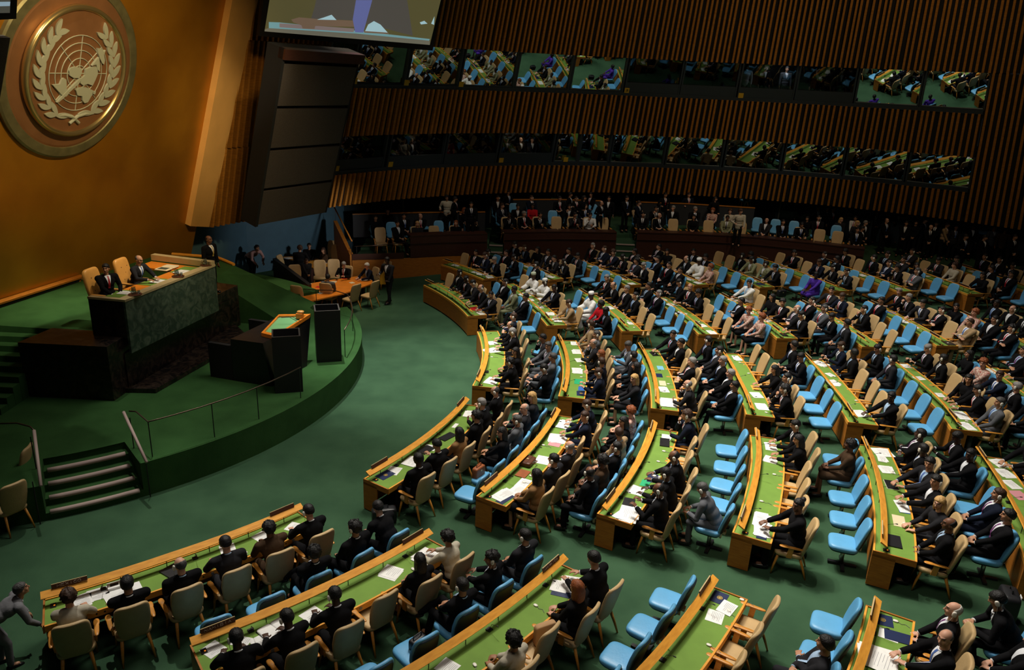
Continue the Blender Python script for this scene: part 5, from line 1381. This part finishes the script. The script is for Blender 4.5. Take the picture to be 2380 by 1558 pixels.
for (s, i) in sorted(DESK):
    for kind, tab in (('b', BEIGE), ('u', BLUE)):
        codes = tab[s, i]; spots = seat_spots(s, i, kind)
        for k, (a, x, y, z) in enumerate(spots):
            if not in_view(x, y, z+.7): continue
            c = codes[k]; rz = a+PI/2 + rnd.uniform(-.10, .10)       # face the stage: front +Y -> inward
            rr = rnd.uniform(-.04, .04)
            where = '%s from far end, %s row, %s' % (ORD[k], ORD[i], BLK[s])
            occ = 'empty' if c == '.' else 'occupied'
            if kind == 'b':
                px_, py_ = (x, y) if c != '.' else pol(a, RAD1+i*DRAD+.76+rr)
                place(P_ARM, px_, py_, z, rz, '%s beige armchair, %s' % (occ, where), 'chair', 'beige armchairs at the delegate desks')
            else:
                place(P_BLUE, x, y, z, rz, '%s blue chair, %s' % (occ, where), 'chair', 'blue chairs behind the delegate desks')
            if c == '.': continue
            hair, hcol, skin, top, words = CODES[c]; fem = c in FEM
            pose = POSE_FIX.get((s, i, kind, k))
            if not pose:
                if c == 'W': pose = 'robe_sit'
                elif fem: pose = rnd.choice(['fem_up', 'fem_write', 'fem_turn'] if kind == 'b' else ['fem_up', 'fem_turn'])
                else: pose = rnd.choice(MALE if kind == 'b' else MALEB)
            if 'robe' in pose and c != 'W': pose = 'upright'
            npp += 1
            if c in 'kn' : skin = rnd.choice([0, 1, 1, 2]); hair = rnd.choice(['short', 'short', 'short', 'curly']) 
            if c == 'k' and rnd.random() < .25: top = 'charcoal'
            ear = rnd.random() < (.6 if kind == 'b' else .4) and not fem
            lab = words.replace('black suit', 'charcoal suit') if top == 'charcoal' and c == 'k' else words
            place_ = 'armchair' if kind == 'b' else 'blue chair'
            person(pose, x, y, z, rz+rnd.uniform(-.12, .12), '%s, %s %s from far end, %s row, %s' % (lab, ORD[k], place_, ORD[i], BLK[s]), skin, hair, hcol, top,
                   bottom='white' if c == 'W' else 'purple' if c == 'p' else 'black' if top in ('floral', 'red', 'cream', 'white') else None,
                   shirt=(M_shirtb if rnd.random() < .2 else M_shirt) if not fem else False, tie=rnd.choice([0, 0, 1, 1, 2, 3, None]) if not fem and top not in ('white', 'olive') else None,
                   ear=ear, gl=rnd.random() < .2, sc_=rnd.uniform(1.14, 1.21), cap_=(('white' if (s, i, k) != ('D', 1, 1) else 'greengrey') if c == 'W' else None),
                   group='seated delegates')
# ------------------------------------------------------------------ papers and small things on the desks
def desk_frame(s, i, a, dr):
    r = rfun(s, i)(a); x, y = pol(a, r+dr); return x, y, fz(r)+.772
def nearest_desk(P):
    a = math.atan2(P.y-CY, P.x-CX); r = math.hypot(P.x-CX, P.y-CY); best = None
    for (s, i), (a0, a1, l, rad) in DESK.items():
        rr = rfun(s, i)(a)
        if a1-.02 < a < a0+.02 and -.1 < r-rr < .7: return s, i, a, r-rr, a0, a1, rr
    return None
ITEMS = [ # u, v, kind, width, length, turn, count
 (612,1249,'paper',.30,.40,10,1),(528,1276,'paper',.28,.36,-12,1),(686,1225,'paper',.30,.34,25,1),(190,1397,'paper',.30,.34,0,2),(228,1378,'paper',.34,.34,0,1),(290,1375,'paper',.55,.34,5,2),(263,1352,'box',.22,.18,0,1),(400,1328,'black',.30,.34,20,1),
 (908,1332,'paper',.34,.36,20,2),(990,1295,'paper',.40,.40,15,5),(640,1462,'book',.5,.36,10,1),(612,1490,'paper',.34,.36,5,1),(730,1430,'paper',.34,.4,10,1),(560,1490,'paper',.22,.3,40,1),(490,1500,'paper',.3,.3,20,1),(500,1480,'navy',.36,.3,10,1),
 (1340,1358,'paper',.42,.40,25,3),(1310,1372,'navy',.34,.40,20,1),(1300,1362,'paper',.32,.30,20,1),(1245,1407,'ear',0,0,0,1),(1040,1550,'paper',.3,.3,10,1),
 (1678,1378,'emb',.34,.26,0,1),(1690,1412,'paper',.36,.26,-6,1),(1662,1432,'paper',.32,.28,8,1),(1648,1498,'ear',0,0,0,1),(1727,1388,'ear',0,0,0,1),(1770,1165,'ear',0,0,0,1),
 (2050,1440,'emb',.30,.34,10,1),(2066,1475,'paper',.26,.30,0,1),(2090,1480,'plainnavy',.26,.42,8,1),(2035,1530,'paper',.5,.5,0,6),(2082,1443,'ear',0,0,0,1),
 (890,1102,'emb',.40,.28,-5,1),(915,1094,'paper',.36,.30,15,1),(960,1072,'paper',.44,.36,10,3),(1000,1040,'paper',.28,.3,10,1),(1040,1015,'black',.46,.24,-15,1),(1058,989,'card',.26,.10,0,1),(990,1046,'black',.4,.26,-8,1),
 (1172,1149,'paper',.44,.30,-5,3),(1172,1160,'plainnavy',.46,.2,-8,1),(1199,1140,'paper',.46,.30,-5,2),(1216,1122,'paper',.42,.26,0,1),(1215,1101,'leather',.34,.26,0,1),(1262,1068,'paper',.40,.34,5,1),(1222,1076,'briefcase',.42,.30,0,1),(1295,1020,'paper',.45,.40,5,4),(1310,985,'paper',.45,.30,0,4),(1290,1030,'pink',.3,.3,0,1),(1263,1035,'ear',0,0,0,1),
 (1455,1200,'paper',.56,.36,0,6),(1478,1192,'paper',.5,.3,15,3),(1460,1171,'black',.46,.24,8,1),(1480,1140,'paper',.36,.3,0,2),(1500,1122,'mint',.3,.2,0,1),(1525,1112,'paper',.34,.22,8,1),(1517,1110,'plainnavy',.40,.24,8,1),(1545,1028,'black',.44,.24,5,1),(1547,1017,'paper',.42,.20,3,2),(1530,1072,'ear',0,0,0,1),(1543,1048,'ear',0,0,0,1),
 (1770,1205,'paper',.52,.26,5,3),(1768,1228,'paper',.54,.26,8,4),(1770,1236,'plainnavy',.5,.2,8,1),(1800,1102,'ear',0,0,0,1),
 (2100,1177,'blue',.52,.24,5,1),(2100,1175,'paper',.50,.20,5,2),(2090,1210,'cream',.46,.24,2,1),(2078,1258,'black',.44,.26,4,1),(2072,1126,'laptop',.40,.24,5,1),(2050,1050,'paper',.44,.4,12,3),(2052,1065,'paper',.3,.2,10,2),
 (2325,1075,'paper',.40,.34,20,2),(2340,1100,'paper',.40,.30,20,2),(2352,1125,'paper',.4,.26,20,1),(2370,1150,'pink',.4,.3,20,1),
 (1140,815,'paper',.36,.5,20,3),(1145,884,'paper',.52,.34,-10,2),(1143,830,'ear',0,0,0,1),(1130,865,'black',.16,.16,0,1),
 (1338,797,'paper',.34,.2,0,2),(1340,817,'paper',.36,.3,0,2),(1347,836,'paper',.34,.26,10,1),(1343,862,'paper',.4,.3,0,3),(1345,886,'mint',.40,.26,0,1),(1352,902,'blue',.30,.20,0,1),(1350,913,'emb',.34,.24,5,1),
 (1535,854,'cyan',.32,.2,0,1),(1532,872,'plainnavy',.3,.2,0,1),(1540,890,'cream',.38,.2,0,1),(1545,905,'paper',.4,.22,10,2),(1552,935,'paper',.50,.46,5,5),(1520,822,'black',.36,.2,8,1),
 (1713,832,'paper',.38,.22,5,4),(1755,900,'orange',.34,.2,0,1),(1757,917,'paper',.4,.26,10,2),(1772,945,'paper',.4,.3,5,2),(1740,867,'ear',0,0,0,1),
 (1910,845,'paper',.46,.3,30,3),(1930,870,'paper',.3,.2,20,1),(1990,930,'ear',0,0,0,1),(2000,960,'paper',.44,.3,10,2),
 (1118,715,'redf',.46,.34,20,2),(1117,728,'white_laptop',.40,.24,10,1),(1085,690,'black',.3,.2,0,1),
 (1297,743,'paper',.4,.3,10,3),(1220,685,'paper',.5,.3,20,3),(1250,665,'paper',.4,.3,20,2),(1130,635,'paper',.5,.4,30,3),
 (1465,750,'paper',.3,.2,0,1),(1650,770,'paper',.3,.2,0,1),(1660,774,'paper',.34,.26,0,2),(1570,730,'paper',.4,.34,30,2),(1710,695,'paper',.4,.3,20,3),(1745,715,'paper',.4,.3,20,2),(2025,775,'paper',.4,.4,20,4),(2215,797,'black',.4,.3,0,1),
 (2055,708,'paper',.34,.3,20,2),(2070,725,'blue',.4,.3,20,1),(2150,850,'black',.3,.2,0,1),(2185,917,'paper',.3,.2,0,1),(2235,965,'paper',.5,.3,10,3),(2250,990,'paper',.46,.26,10,2),(2105,840,'paper',.3,.26,0,2),
 (1780,770,'paper',.3,.2,0,1),(1822,778,'black',.3,.2,0,1)]
KN = {'paper': (M_paper, 'paper_stack', 'white papers', 'papers'), 'navy': (M_navyf, 'folder', 'navy folder', 'folder'), 'plainnavy': (M_navyf, 'folder', 'dark navy folder', 'folder'), 'emb': (M_navyf, 'folder', 'gold-emblem navy folder', 'folder'),
      'black': (M_black, 'binder', 'black binder', 'binder'), 'cream': (M_cream, 'folder', 'cream folder', 'folder'), 'blue': (M_bluef, 'folder', 'blue folder', 'folder'), 'cyan': (M_cyanf, 'folder', 'pale blue sheet', 'folder'),
      'redf': (M_redf, 'folder', 'red folders', 'folder'), 'pink': (M_pinkf, 'folder', 'pink folder', 'folder'), 'mint': (M_greenf, 'folder', 'green-and-white folder', 'folder'), 'orange': (M_orangef, 'envelope', 'orange envelope', 'envelope'),
      'leather': (M_tanbag, 'leather_folder', 'tan leather folder', 'folder'), 'card': (M_paper, 'card', 'narrow white card', 'card'), 'box': (M_paper, 'small_box', 'small white device', 'box'), 'laptop': (M_black, 'tablet', 'white-edged dark tablet', 'tablet'),
      'white_laptop': (M_white, 'laptop', 'closed white laptop', 'laptop')}
def pos_words(s, i, a, a0, a1):
    k = int(min(5, max(0, (a0-a)/(a0-a1)*6))); return '%s place from far end, %s row, %s' % (ORD[k], ORD[i], BLK[s])
def earset(x, y, z, rz, label, group):
    root = empty('earpiece', (x, y, z), rz); tag(root, label, 'earpiece', group)
    mb = MB(); mb.sell((0, 0, .012), (.030, .045, .013), .7, .8, n=12, k=6); mb.build('shell', M_white, root, smooth=True)
    mb = MB(); mb.tube([(0, .04, .01), (.03, .09, .006), (.0, .15, .006), (.05, .22, .006)], .004, 5); mb.build('cord', M_disc, root); return root
taken = {}
def item(u, v, kind, w, l, turn, n, P=None):
    P = P or at(u, v, .777); nd = nearest_desk(P)
    if not nd: return False
    s, i, a, dr, a0, a1, rr = nd
    hw = (l if kind not in ('ear',) else .1)/2
    dr = min(max(dr, .02+hw*.75), .585-hw*.75); a = min(max(a, a1+(w/2+.03)/rr), a0-(w/2+.03)/rr)
    x, y = pol(a, rr+dr); z = fz(rr)+.7735; rz = a+PI/2+R(turn)-PI; wh = pos_words(s, i, a, a0, a1)
    key = (s, i, round(a*rr/.22), round(dr/.3)); lv = taken.get(key, 0); taken[key] = lv+1; z += lv*.006
    lab_ = lambda t: '%s near %s at %s' % (t, 'rail' if dr < .3 else 'front edge', wh)
    if kind == 'ear': earset(x, y, z, rz, lab_('white earpiece'), 'white earpieces lying on the desks'); return True
    if kind == 'book':
        root = empty('open_book', (x, y, z), rz); tag(root, lab_('large open book'), 'book')
        for sx in (-1, 1):
            mb = MB(); mb.sell((sx*w/4, 0, .018), (w/4, l/2, .020), .3, .25, n=20, k=6); mb.build('page_block', M_paper, root, smooth=True)
        mb = MB(); mb.box((0, 0, .002), (w*1.02, l*1.02, .004)); mb.build('cover', M_black, root); return True
    if kind == 'briefcase':
        root = empty('briefcase', (x, y, z), rz); tag(root, 'brown leather briefcase lying on desk, second row, second block', 'briefcase')
        mb = MB(); mb.sell((0, 0, .06), (w/2, l/2, .06), .25, .25, n=24, k=8); mb.build('body', M_brownl, root, smooth=True)
        mb = MB(); mb.box((0, -.02, .122), (w*.9, l*.5, .006)); mb.build('flap', M_brownl, root)
        mb = MB(); mb.box((0, .0, .13), (.05, .05, .01)); mb.build('clasp', M_brass, root)
        mb = MB(); mb.tube([(-.08, l/2, .08), (-.07, l/2+.07, .09), (.07, l/2+.07, .09), (.08, l/2, .08)], .011, 6); mb.build('handle', M_brownl, root); return True
    mm, nm, words, cat = KN[kind]
    if kind == 'paper': words = {1: 'single white sheet', 2: 'two white sheets', 3: 'few white papers'}.get(n, 'thick white papers')
    thick = {'black': .022, 'box': .05, 'laptop': .012, 'white_laptop': .025, 'leather': .02}.get(kind, .004 if kind != 'paper' else .0035)
    root = sheet((x, y), w, l, rz, z, n, mm, thick, kind in ('paper',), nm, lab_(words), cat, 'papers lying on the desks' if kind == 'paper' else None, emblem=kind == 'emb')
    if kind == 'box': mb = MB(); mb.box((0, 0, .052), (w*.6, l*.4, .003)); mb.build('screen', M_black, root)
    if kind == 'laptop': mb = MB(); mb.box((0, 0, .002), (w*1.05, l*1.06, .006)); mb.build('edge', M_white, root)
    return True
cnt = 0
covered = {}
for it in ITEMS:
    P = at(it[0], it[1], .777); nd = nearest_desk(P)
    if nd: covered.setdefault((nd[0], nd[1]), []).append((nd[4]-nd[2])/(nd[4]-nd[5])*6)
    item(*it)
for (s, i) in sorted(DESK):
    a0, a1, l, rad = DESK[s, i]; codes = BEIGE[s, i]; n = len(codes)
    for k in range(n):
        a = a0+(k+.5)/n*(a1-a0)
        if any(abs(c-(k+.5)*6/n) < .7 for c in covered.get((s, i), [])): continue
        pr = .75 if codes[k] != '.' else .3
        if rnd.random() > pr or not in_view(*pol(a, rad), 1): continue
        x, y = pol(a+rnd.uniform(-.15, .15)/rad, rfun(s, i)(a)+rnd.uniform(.25, .42))
        item(0, 0, rnd.choice(['paper']*9+['black', 'plainnavy']), rnd.uniform(.26, .42), rnd.uniform(.26, .34), rnd.uniform(-25, 25), rnd.choice([1, 2, 3]), Vector((x, y, 0)))
    for k in range(3 if s != 'E' else 1):
        if rnd.random() < .5:
            a = a0+(a1-a0)*rnd.random()*.9+(a1-a0)*.05; x, y = pol(a, rfun(s, i)(a)+.45)
            if in_view(x, y, 1): item(0, 0, 'ear', 0, 0, rnd.uniform(-60, 60), 1, Vector((x, y, 0)))
# ------------------------------------------------------------------ people outside the blocks
def face_to(x, y, tx, ty): return math.atan2(ty-y, tx-x)-PI/2
def put(pose, u, v, head_z, label, tgt, abs_z=None, **kw):
    # stand or seat somebody so that the head lies on the given line of sight; head_z above the local floor (abs_z)
    fl = abs_z if abs_z is not None else None
    P = at(u, v, (abs_z or 0)+head_z, slope=abs_z is None)
    z = abs_z if abs_z is not None else fxy(P.x, P.y)
    rz = face_to(P.x, P.y, *tgt) if isinstance(tgt, tuple) else R(tgt)
    return person(pose, P.x, P.y, z, rz, label, **kw), P, rz, z
hz_sit = 1.26
c = (ins(FL, FR, .20)-dn*1.18); rz = face_to(c.x, c.y, c.x+dn.x, c.y+dn.y)
place(P_HIGH, c.x, c.y, DZ+.24, rz, 'tan leather high-backed chair of the left man at the podium', 'chair')
person('lookright', c.x+dn.x*.10, c.y+dn.y*.10, DZ+.30, rz-.35, 'dark-haired person in black suit with red tie, left of two at podium', 1, 'short', 'black', 'black', tie=0, group=None)
c = (ins(FL, FR, .50)-dn*1.22)
place(P_HIGH, c.x, c.y, DZ+.24, rz, 'tan leather high-backed chair of the right man at the podium', 'chair')
person('write', c.x+dn.x*.10, c.y+dn.y*.10, DZ+.30, rz-.1, 'greying person in glasses and dark suit, right of two at podium', 1, 'balding', 'darkgrey', 'charcoal', tie=1, gl=True)
P = A(485, 568, DZ+1.62); person('stand', P.x, P.y, DZ, face_to(P.x, P.y, -5, 22), 'bald person in black suit standing at the far end of the podium', 3, 'balding', 'black', 'black', tie=4, sc_=1.1)
put('bow', 584, 585, 1.25, 'person in pink shirt bending over before the blue wall', (-10.5, 33), skin=1, hair='curly', hc='black', top='pink', bottom='black', shirt=False)
put('upright', 718, 578, 1.26, 'black-haired person in black with hand at chin behind rear table', (-9.5, 30), skin=2, hair='short', hc='black', top='black', shirt=False)
P = put('standturn', 696, 590, 1.55, 'curly-haired person in black seen from behind at rear table', (-9.4, 36), skin=1, hair='curly', hc='brown', top='black', shirt=False)[1]
put('fem_turn', 752, 585, 1.26, 'long brown-haired person at the right of the rear table', (-10.5, 34), skin=1, hair='long', hc='brown', top='brown', shirt=False)
put('standclasp', 712, 610, 1.3, 'dark-clothed person standing between the two side tables', (-6, 28), skin=2, hair='long', hc='brown', top='charcoal', shirt=False, sc_=.85)
S = put('read', 800, 620, 1.26, 'grey-haired person in dark suit reading red folder at side table', (-8.0, 28.8), skin=0, hair='short', hc='grey', top='black', tie=0, gl=True)
place(P_SIDE, S[1].x, S[1].y, 0, S[2], 'side chair of the grey-haired man with the red folder', 'chair')
S = put('write', 858, 622, 1.26, 'white-haired person in dark suit at right end of side table', (-8.5, 30.2), skin=0, hair='short', hc='white', top='navy', shirt=M_shirtb)
place(P_SIDE, S[1].x, S[1].y, 0, S[2], 'side chair of the white-haired man at the right end of the side table', 'chair')
S = put('upright', 764, 650, 1.26, 'dark-haired person in grey suit seen from behind at side table', (-7.2, 32), skin=1, hair='short', hc='black', top='grey')
place(P_SIDE, S[1].x, S[1].y, 0, S[2], 'side chair of the man seen from behind at the side table', 'chair')
for u, v, tgt, lab in ((700, 692, (-8.2, 31), 'beige side chair partly hidden by the stage edge'), (815, 690, (-9.0, 31.2), 'beige side chair turned sideways beside the side table'), (858, 682, (-8.4, 31.6), 'beige side chair at the right front of the side table'),
                       (688, 652, (-8.6, 29.5), 'beige side chair behind the left end of the side table'), (743, 640, (-8.0, 29.0), 'beige side chair behind the middle of the side table'), (775, 638, (-7.6, 29.2), 'beige side chair left of the grey-haired man'),
                       (888, 640, (-8.0, 31), 'beige side chair behind the standing man with the yellow folder'), (775, 600, (-9.6, 33.2), 'nearer beige side chair at the right of the rear table'), (767, 588, (-10.2, 33.2), 'farther beige side chair at the right of the rear table'),
                       (667, 625, (-9.5, 33.5), 'beige side chair behind the dark sloping screen')):
    P = at(u, v, .6); place(P_SIDE, P.x, P.y, 0, face_to(P.x, P.y, *tgt), lab, 'chair')
P = at(905, 705, 0); person('standturn', P.x, P.y, fxy(P.x, P.y), face_to(P.x, P.y, -9, 28), 'dark-skinned person in dark suit standing with yellow folder near side table', 4, 'short', 'black', 'charcoal', sc_=1.18)
mb = MB(); mb.box((0, 0, 0), (.36, .05, .50), rz3(.2)); mb.box((0, 0, .26), (.1, .02, .05)); o = mb.build('yellow_folder', mat('yellow_plastic', (.80, .42, .02), .4), bevel=.02)
o.location = at(893, 648, 1.03); tag(o, 'bright yellow folder held by the man standing at the side table', 'folder')
# far left bottom: bending man and two beige chairs
P = at(20, 1545, 0); person('bow', P.x, P.y, 0, face_to(P.x, P.y, -7.4, 10.6), 'person in grey suit bending towards the woman at lower left', 1, 'short', 'darkgrey', 'midgrey', sc_=1.0)
for u, v, a, lab in ((18, 1160, 60, 'beige chair at left picture edge below the stage steps'), (30, 1085, 100, 'beige chair behind it by the stage steps at left edge')):
    P = at(u, v, .7); place(P_SIDE, P.x, P.y, 0, R(a), lab, 'chair')
# black briefcases, bags and jackets
def bag(P, size, rz, label, mm=M_black, handle=True, nm='briefcase', cat='bag'):
    root = empty(nm, P, rz); tag(root, label, cat); w, d, h = size
    mb = MB(); mb.sell((0, 0, h/2), (w/2, d/2, h/2), .3, .3, n=24, k=10); mb.build('body', mm, root, smooth=True)
    if handle: mb = MB(); mb.tube([(-.09, 0, h-.01), (-.08, 0, h+.06), (.08, 0, h+.06), (.09, 0, h-.01)], .012, 6); mb.build('handle', mm, root)
    mb = MB(); mb.box((0, -d/2, h*.7), (.05, .012, .03)); mb.build('clasp', M_brass, root); return root
P = at(893, 1215, 0); bag(P, (.55, .25, .38), .3, 'black briefcase on floor beside first row of second block')
P = at(1112, 1110, .52); bag((P.x, P.y, P.z), (.36, .16, .30), 1.0, 'tan leather handbag on blue chair behind first row, second block', M_tanbag, nm='handbag')
P = at(2330, 1440, 0); b_ = bag(P, (.50, .30, .62), 1.2, 'black backpack with white tag at the right picture edge', nm='backpack'); 
mb = MB(); mb.box((.0, -.17, .5), (.12, .01, .14)); mb.build('luggage_tag', M_paper, b_)
P = at(1265, 1495, .56); bag(P, (.40, .13, .40), .5, 'brown paper folder bag on the empty beige armchair at the bottom', mat('kraft', (.42, .25, .12), .8), False, 'document_bag')
P = at(970, 1505, .55); bag(P, (.30, .14, .2), .9, 'black handbag on blue chair at the bottom edge', nm='handbag')
P = at(1815, 690, .5); bag(P, (.4, .2, .3), .4, 'black handbag on blue chair in the fourth block', nm='handbag')
# gallery people and seats
rnd = random.Random(11)
def gal_row(key, off, z, n, kind, codes, name):
    pts = [Vector((x, y, 0)) for x, y in GP[key]]
    if key == 'L': pts = pts[1:]
    segs = [(b-a).length for a, b in zip(pts, pts[1:])]; L = sum(segs)
    for k in range(n):
        d = L*(k+.5)/n; j = 0
        while d > segs[j] and j < len(segs)-1: d -= segs[j]; j += 1
        t = (pts[j+1]-pts[j]).normalized(); nn = Vector((-t.y, t.x, 0)); p = pts[j]+t*d+nn*off
        rz = math.atan2(-nn.y, -nn.x)-PI/2
        lab = '%s from left in %s' % (ORD[k] if k < 13 else 'last', name)
        if kind == 'b': place(P_ARM, p.x, p.y, z, rz, 'beige gallery armchair, '+lab, 'chair', 'gallery chairs')
        else: place(P_BLUE, p.x, p.y, z, rz, 'blue gallery chair, '+lab, 'chair', 'gallery chairs')
        c = codes[k % len(codes)]
        if c == '.': continue
        hair, hcol, skin, top, words = CODES[c]; fem = c in FEM
        pose = 'robe_sit' if c == 'W' else rnd.choice(['fem_up', 'fem_turn']) if fem else rnd.choice(['chin', 'upright', 'write', 'lap', 'lookleft', 'lookright'])
        person(pose, p.x, p.y, z, rz+rnd.uniform(-.3, .3), '%s, %s' % (words, lab), skin, hair, hcol, top, bottom='black' if top not in ('black', 'navy', 'charcoal') else None, shirt=False if fem else M_shirt, tie=rnd.choice([0, 1, 2, None]) if not fem else None, ear=rnd.random() < .3, group='gallery listeners', sc_=1.16)
gal_row('L', .95, 1.05, 6, 'b', '.ky.aw', 'left gallery front row')
gal_row('L', 2.1, 1.17, 7, 'u', 'w.kb..k', 'left gallery second row')
gal_row('L', 3.2, 1.29, 6, 'u', '.w..ka', 'left gallery third row')
gal_row('M', .95, GZ, 7, 'b', 'dgk.cV.k', 'middle gallery front row')
gal_row('M', 2.15, GZ+.2, 7, 'u', 'nkr.kn.', 'middle gallery second row')
gal_row('M', 3.25, GZ+.4, 6, 'u', 'k.nkk.', 'middle gallery third row')
gal_row('R', .95, GZ, 13, 'b', 'kG.w.o.Bkk..k', 'right gallery front row')
gal_row('R', 2.15, GZ+.2, 12, 'u', 'tkggfF...k.y', 'right gallery second row')
# standing crowd
CROWD = [(1095,485,'k',0),(1415,470,'k',0),(1455,470,'k',1),(1483,478,'n',1),(1395,478,'b',2),(1040,468,'T',2),(1055,470,'k',2),(1180,455,'k',2),(1545,462,'k',2),(1600,462,'n',2),(1660,470,'w',2),(1720,500,'F',2),
 (1375,460,'k',2),(1322,462,'k',2),(1355,470,'w',2),
 (1861,482,'k',0),(1901,490,'k',0),(1876,515,'w',1),(1922,492,'k',0),(1935,495,'k',0),(1953,518,'y',1),(1988,514,'V',1),(2009,525,'g',1),(2040,500,'k',2),(2058,522,'b',1),(2087,500,'k',2),(2105,528,'k',1),(2128,525,'w',1),(2146,522,'n',1),(2162,535,'G',1),(2175,530,'k',1),
 (2197,533,'t',1),(2221,535,'c',0),(2260,536,'d',0),(2285,560,'k',1),(2308,540,'s',0),(2334,545,'m',0),(2355,560,'k',1),(2240,560,'k',2),(2000,540,'k',2)]
CROWD.sort(); SEGN = [0, 0, 0]
for k, (u, v, c_, pz) in enumerate(CROWD):
    hair, hcol, skin, top, words = CODES[c_]; fem = c_ in FEM
    if u < 1800:
        zf_ = GZ+.25; hz = zf_+1.60; P = at(u, v, hz, False)
        yy = 42.6 if u > 1150 else 39.6
        if P.y < yy: P = at(u, v, hz, False)
    else:
        # aisle crowd at far right: feet on the sloping floor
        P = at(u, v, 1.60)
        if P.y < 37.2: pass
        zf_ = fxy(P.x, P.y); hz = 0
    sg = 0 if u < 1000 else 1 if u < 1800 else 2; SEGN[sg] += 1
    pose = ['stand', 'standclasp', 'standturn'][pz]
    person(pose, P.x, P.y, zf_, R(rnd.uniform(120, 240)) if pz else R(180)+rnd.uniform(-.3, .3), '%s standing, %s onlooker from left %s' % (words, ORD[SEGN[sg]-1], ('at the gallery corner', 'behind the gallery seats', 'right of the gallery')[sg]),
           skin, hair, hcol, top, bottom='black', shirt=False if fem else M_shirt, tie=rnd.choice([0, 1, 2, None]) if not fem else None, group='standing onlookers', sc_=rnd.uniform(1.07, 1.14))
# people inside the booths
BO = [(948, 352, 'F', ZE[3]), (966, 352, 'g', ZE[3]), (1052, 350, 'r', ZE[3]), (1184, 347, 'k', ZE[3]), (1217, 347, 'b', ZE[3]), (1243, 347, 'n', ZE[3]), (1777, 178, 'k', ZE[1]), (1826, 172, 's', ZE[1]), (1896, 172, 'k', ZE[1]), (1955, 180, 'k', ZE[1]), (1735, 178, 'V', ZE[1])]
for u, v, c_, z0 in BO:
    th = wth(u, z0+1.0, 1.0); P = wpt(th, z0, 1.0); hair, hcol, skin, top, words = CODES[c_]; fem = c_ in FEM
    low = z0 < 7; rz = math.atan2(WY_-P.y, WX-P.x)-PI/2
    person('upright' if low else 'stand', P.x, P.y, z0-.15 if low else z0-.12, rz+rnd.uniform(-.3, .3), '%s behind %s booth glass' % (words, ('lower' if low else 'upper')+(' left' if u < 1100 else ' middle' if u < 1760 else ' right')), skin, hair, hcol, top, bottom='black', shirt=False if fem else M_shirt, group='people in the booths')
area('booth_fill', wpt(wth(1215, 6, 1.2), 6.5, 1.2), wpt(wth(1215, 6, 1.2), 4, .9), 3, .5, (1, .8, .6))  # dim unseen lights added so the booth interiors do not go black
area('booth_fill', wpt(wth(980, 6, 1.2), 6.5, 1.2), wpt(wth(980, 6, 1.2), 4, .9), 2, .5, (1, .8, .6))
area('booth_fill', wpt(wth(1820, 10, 1.2), 10.6, 1.2), wpt(wth(1820, 10, 1.2), 8, .9), 5, .5, (.9, .9, 1))
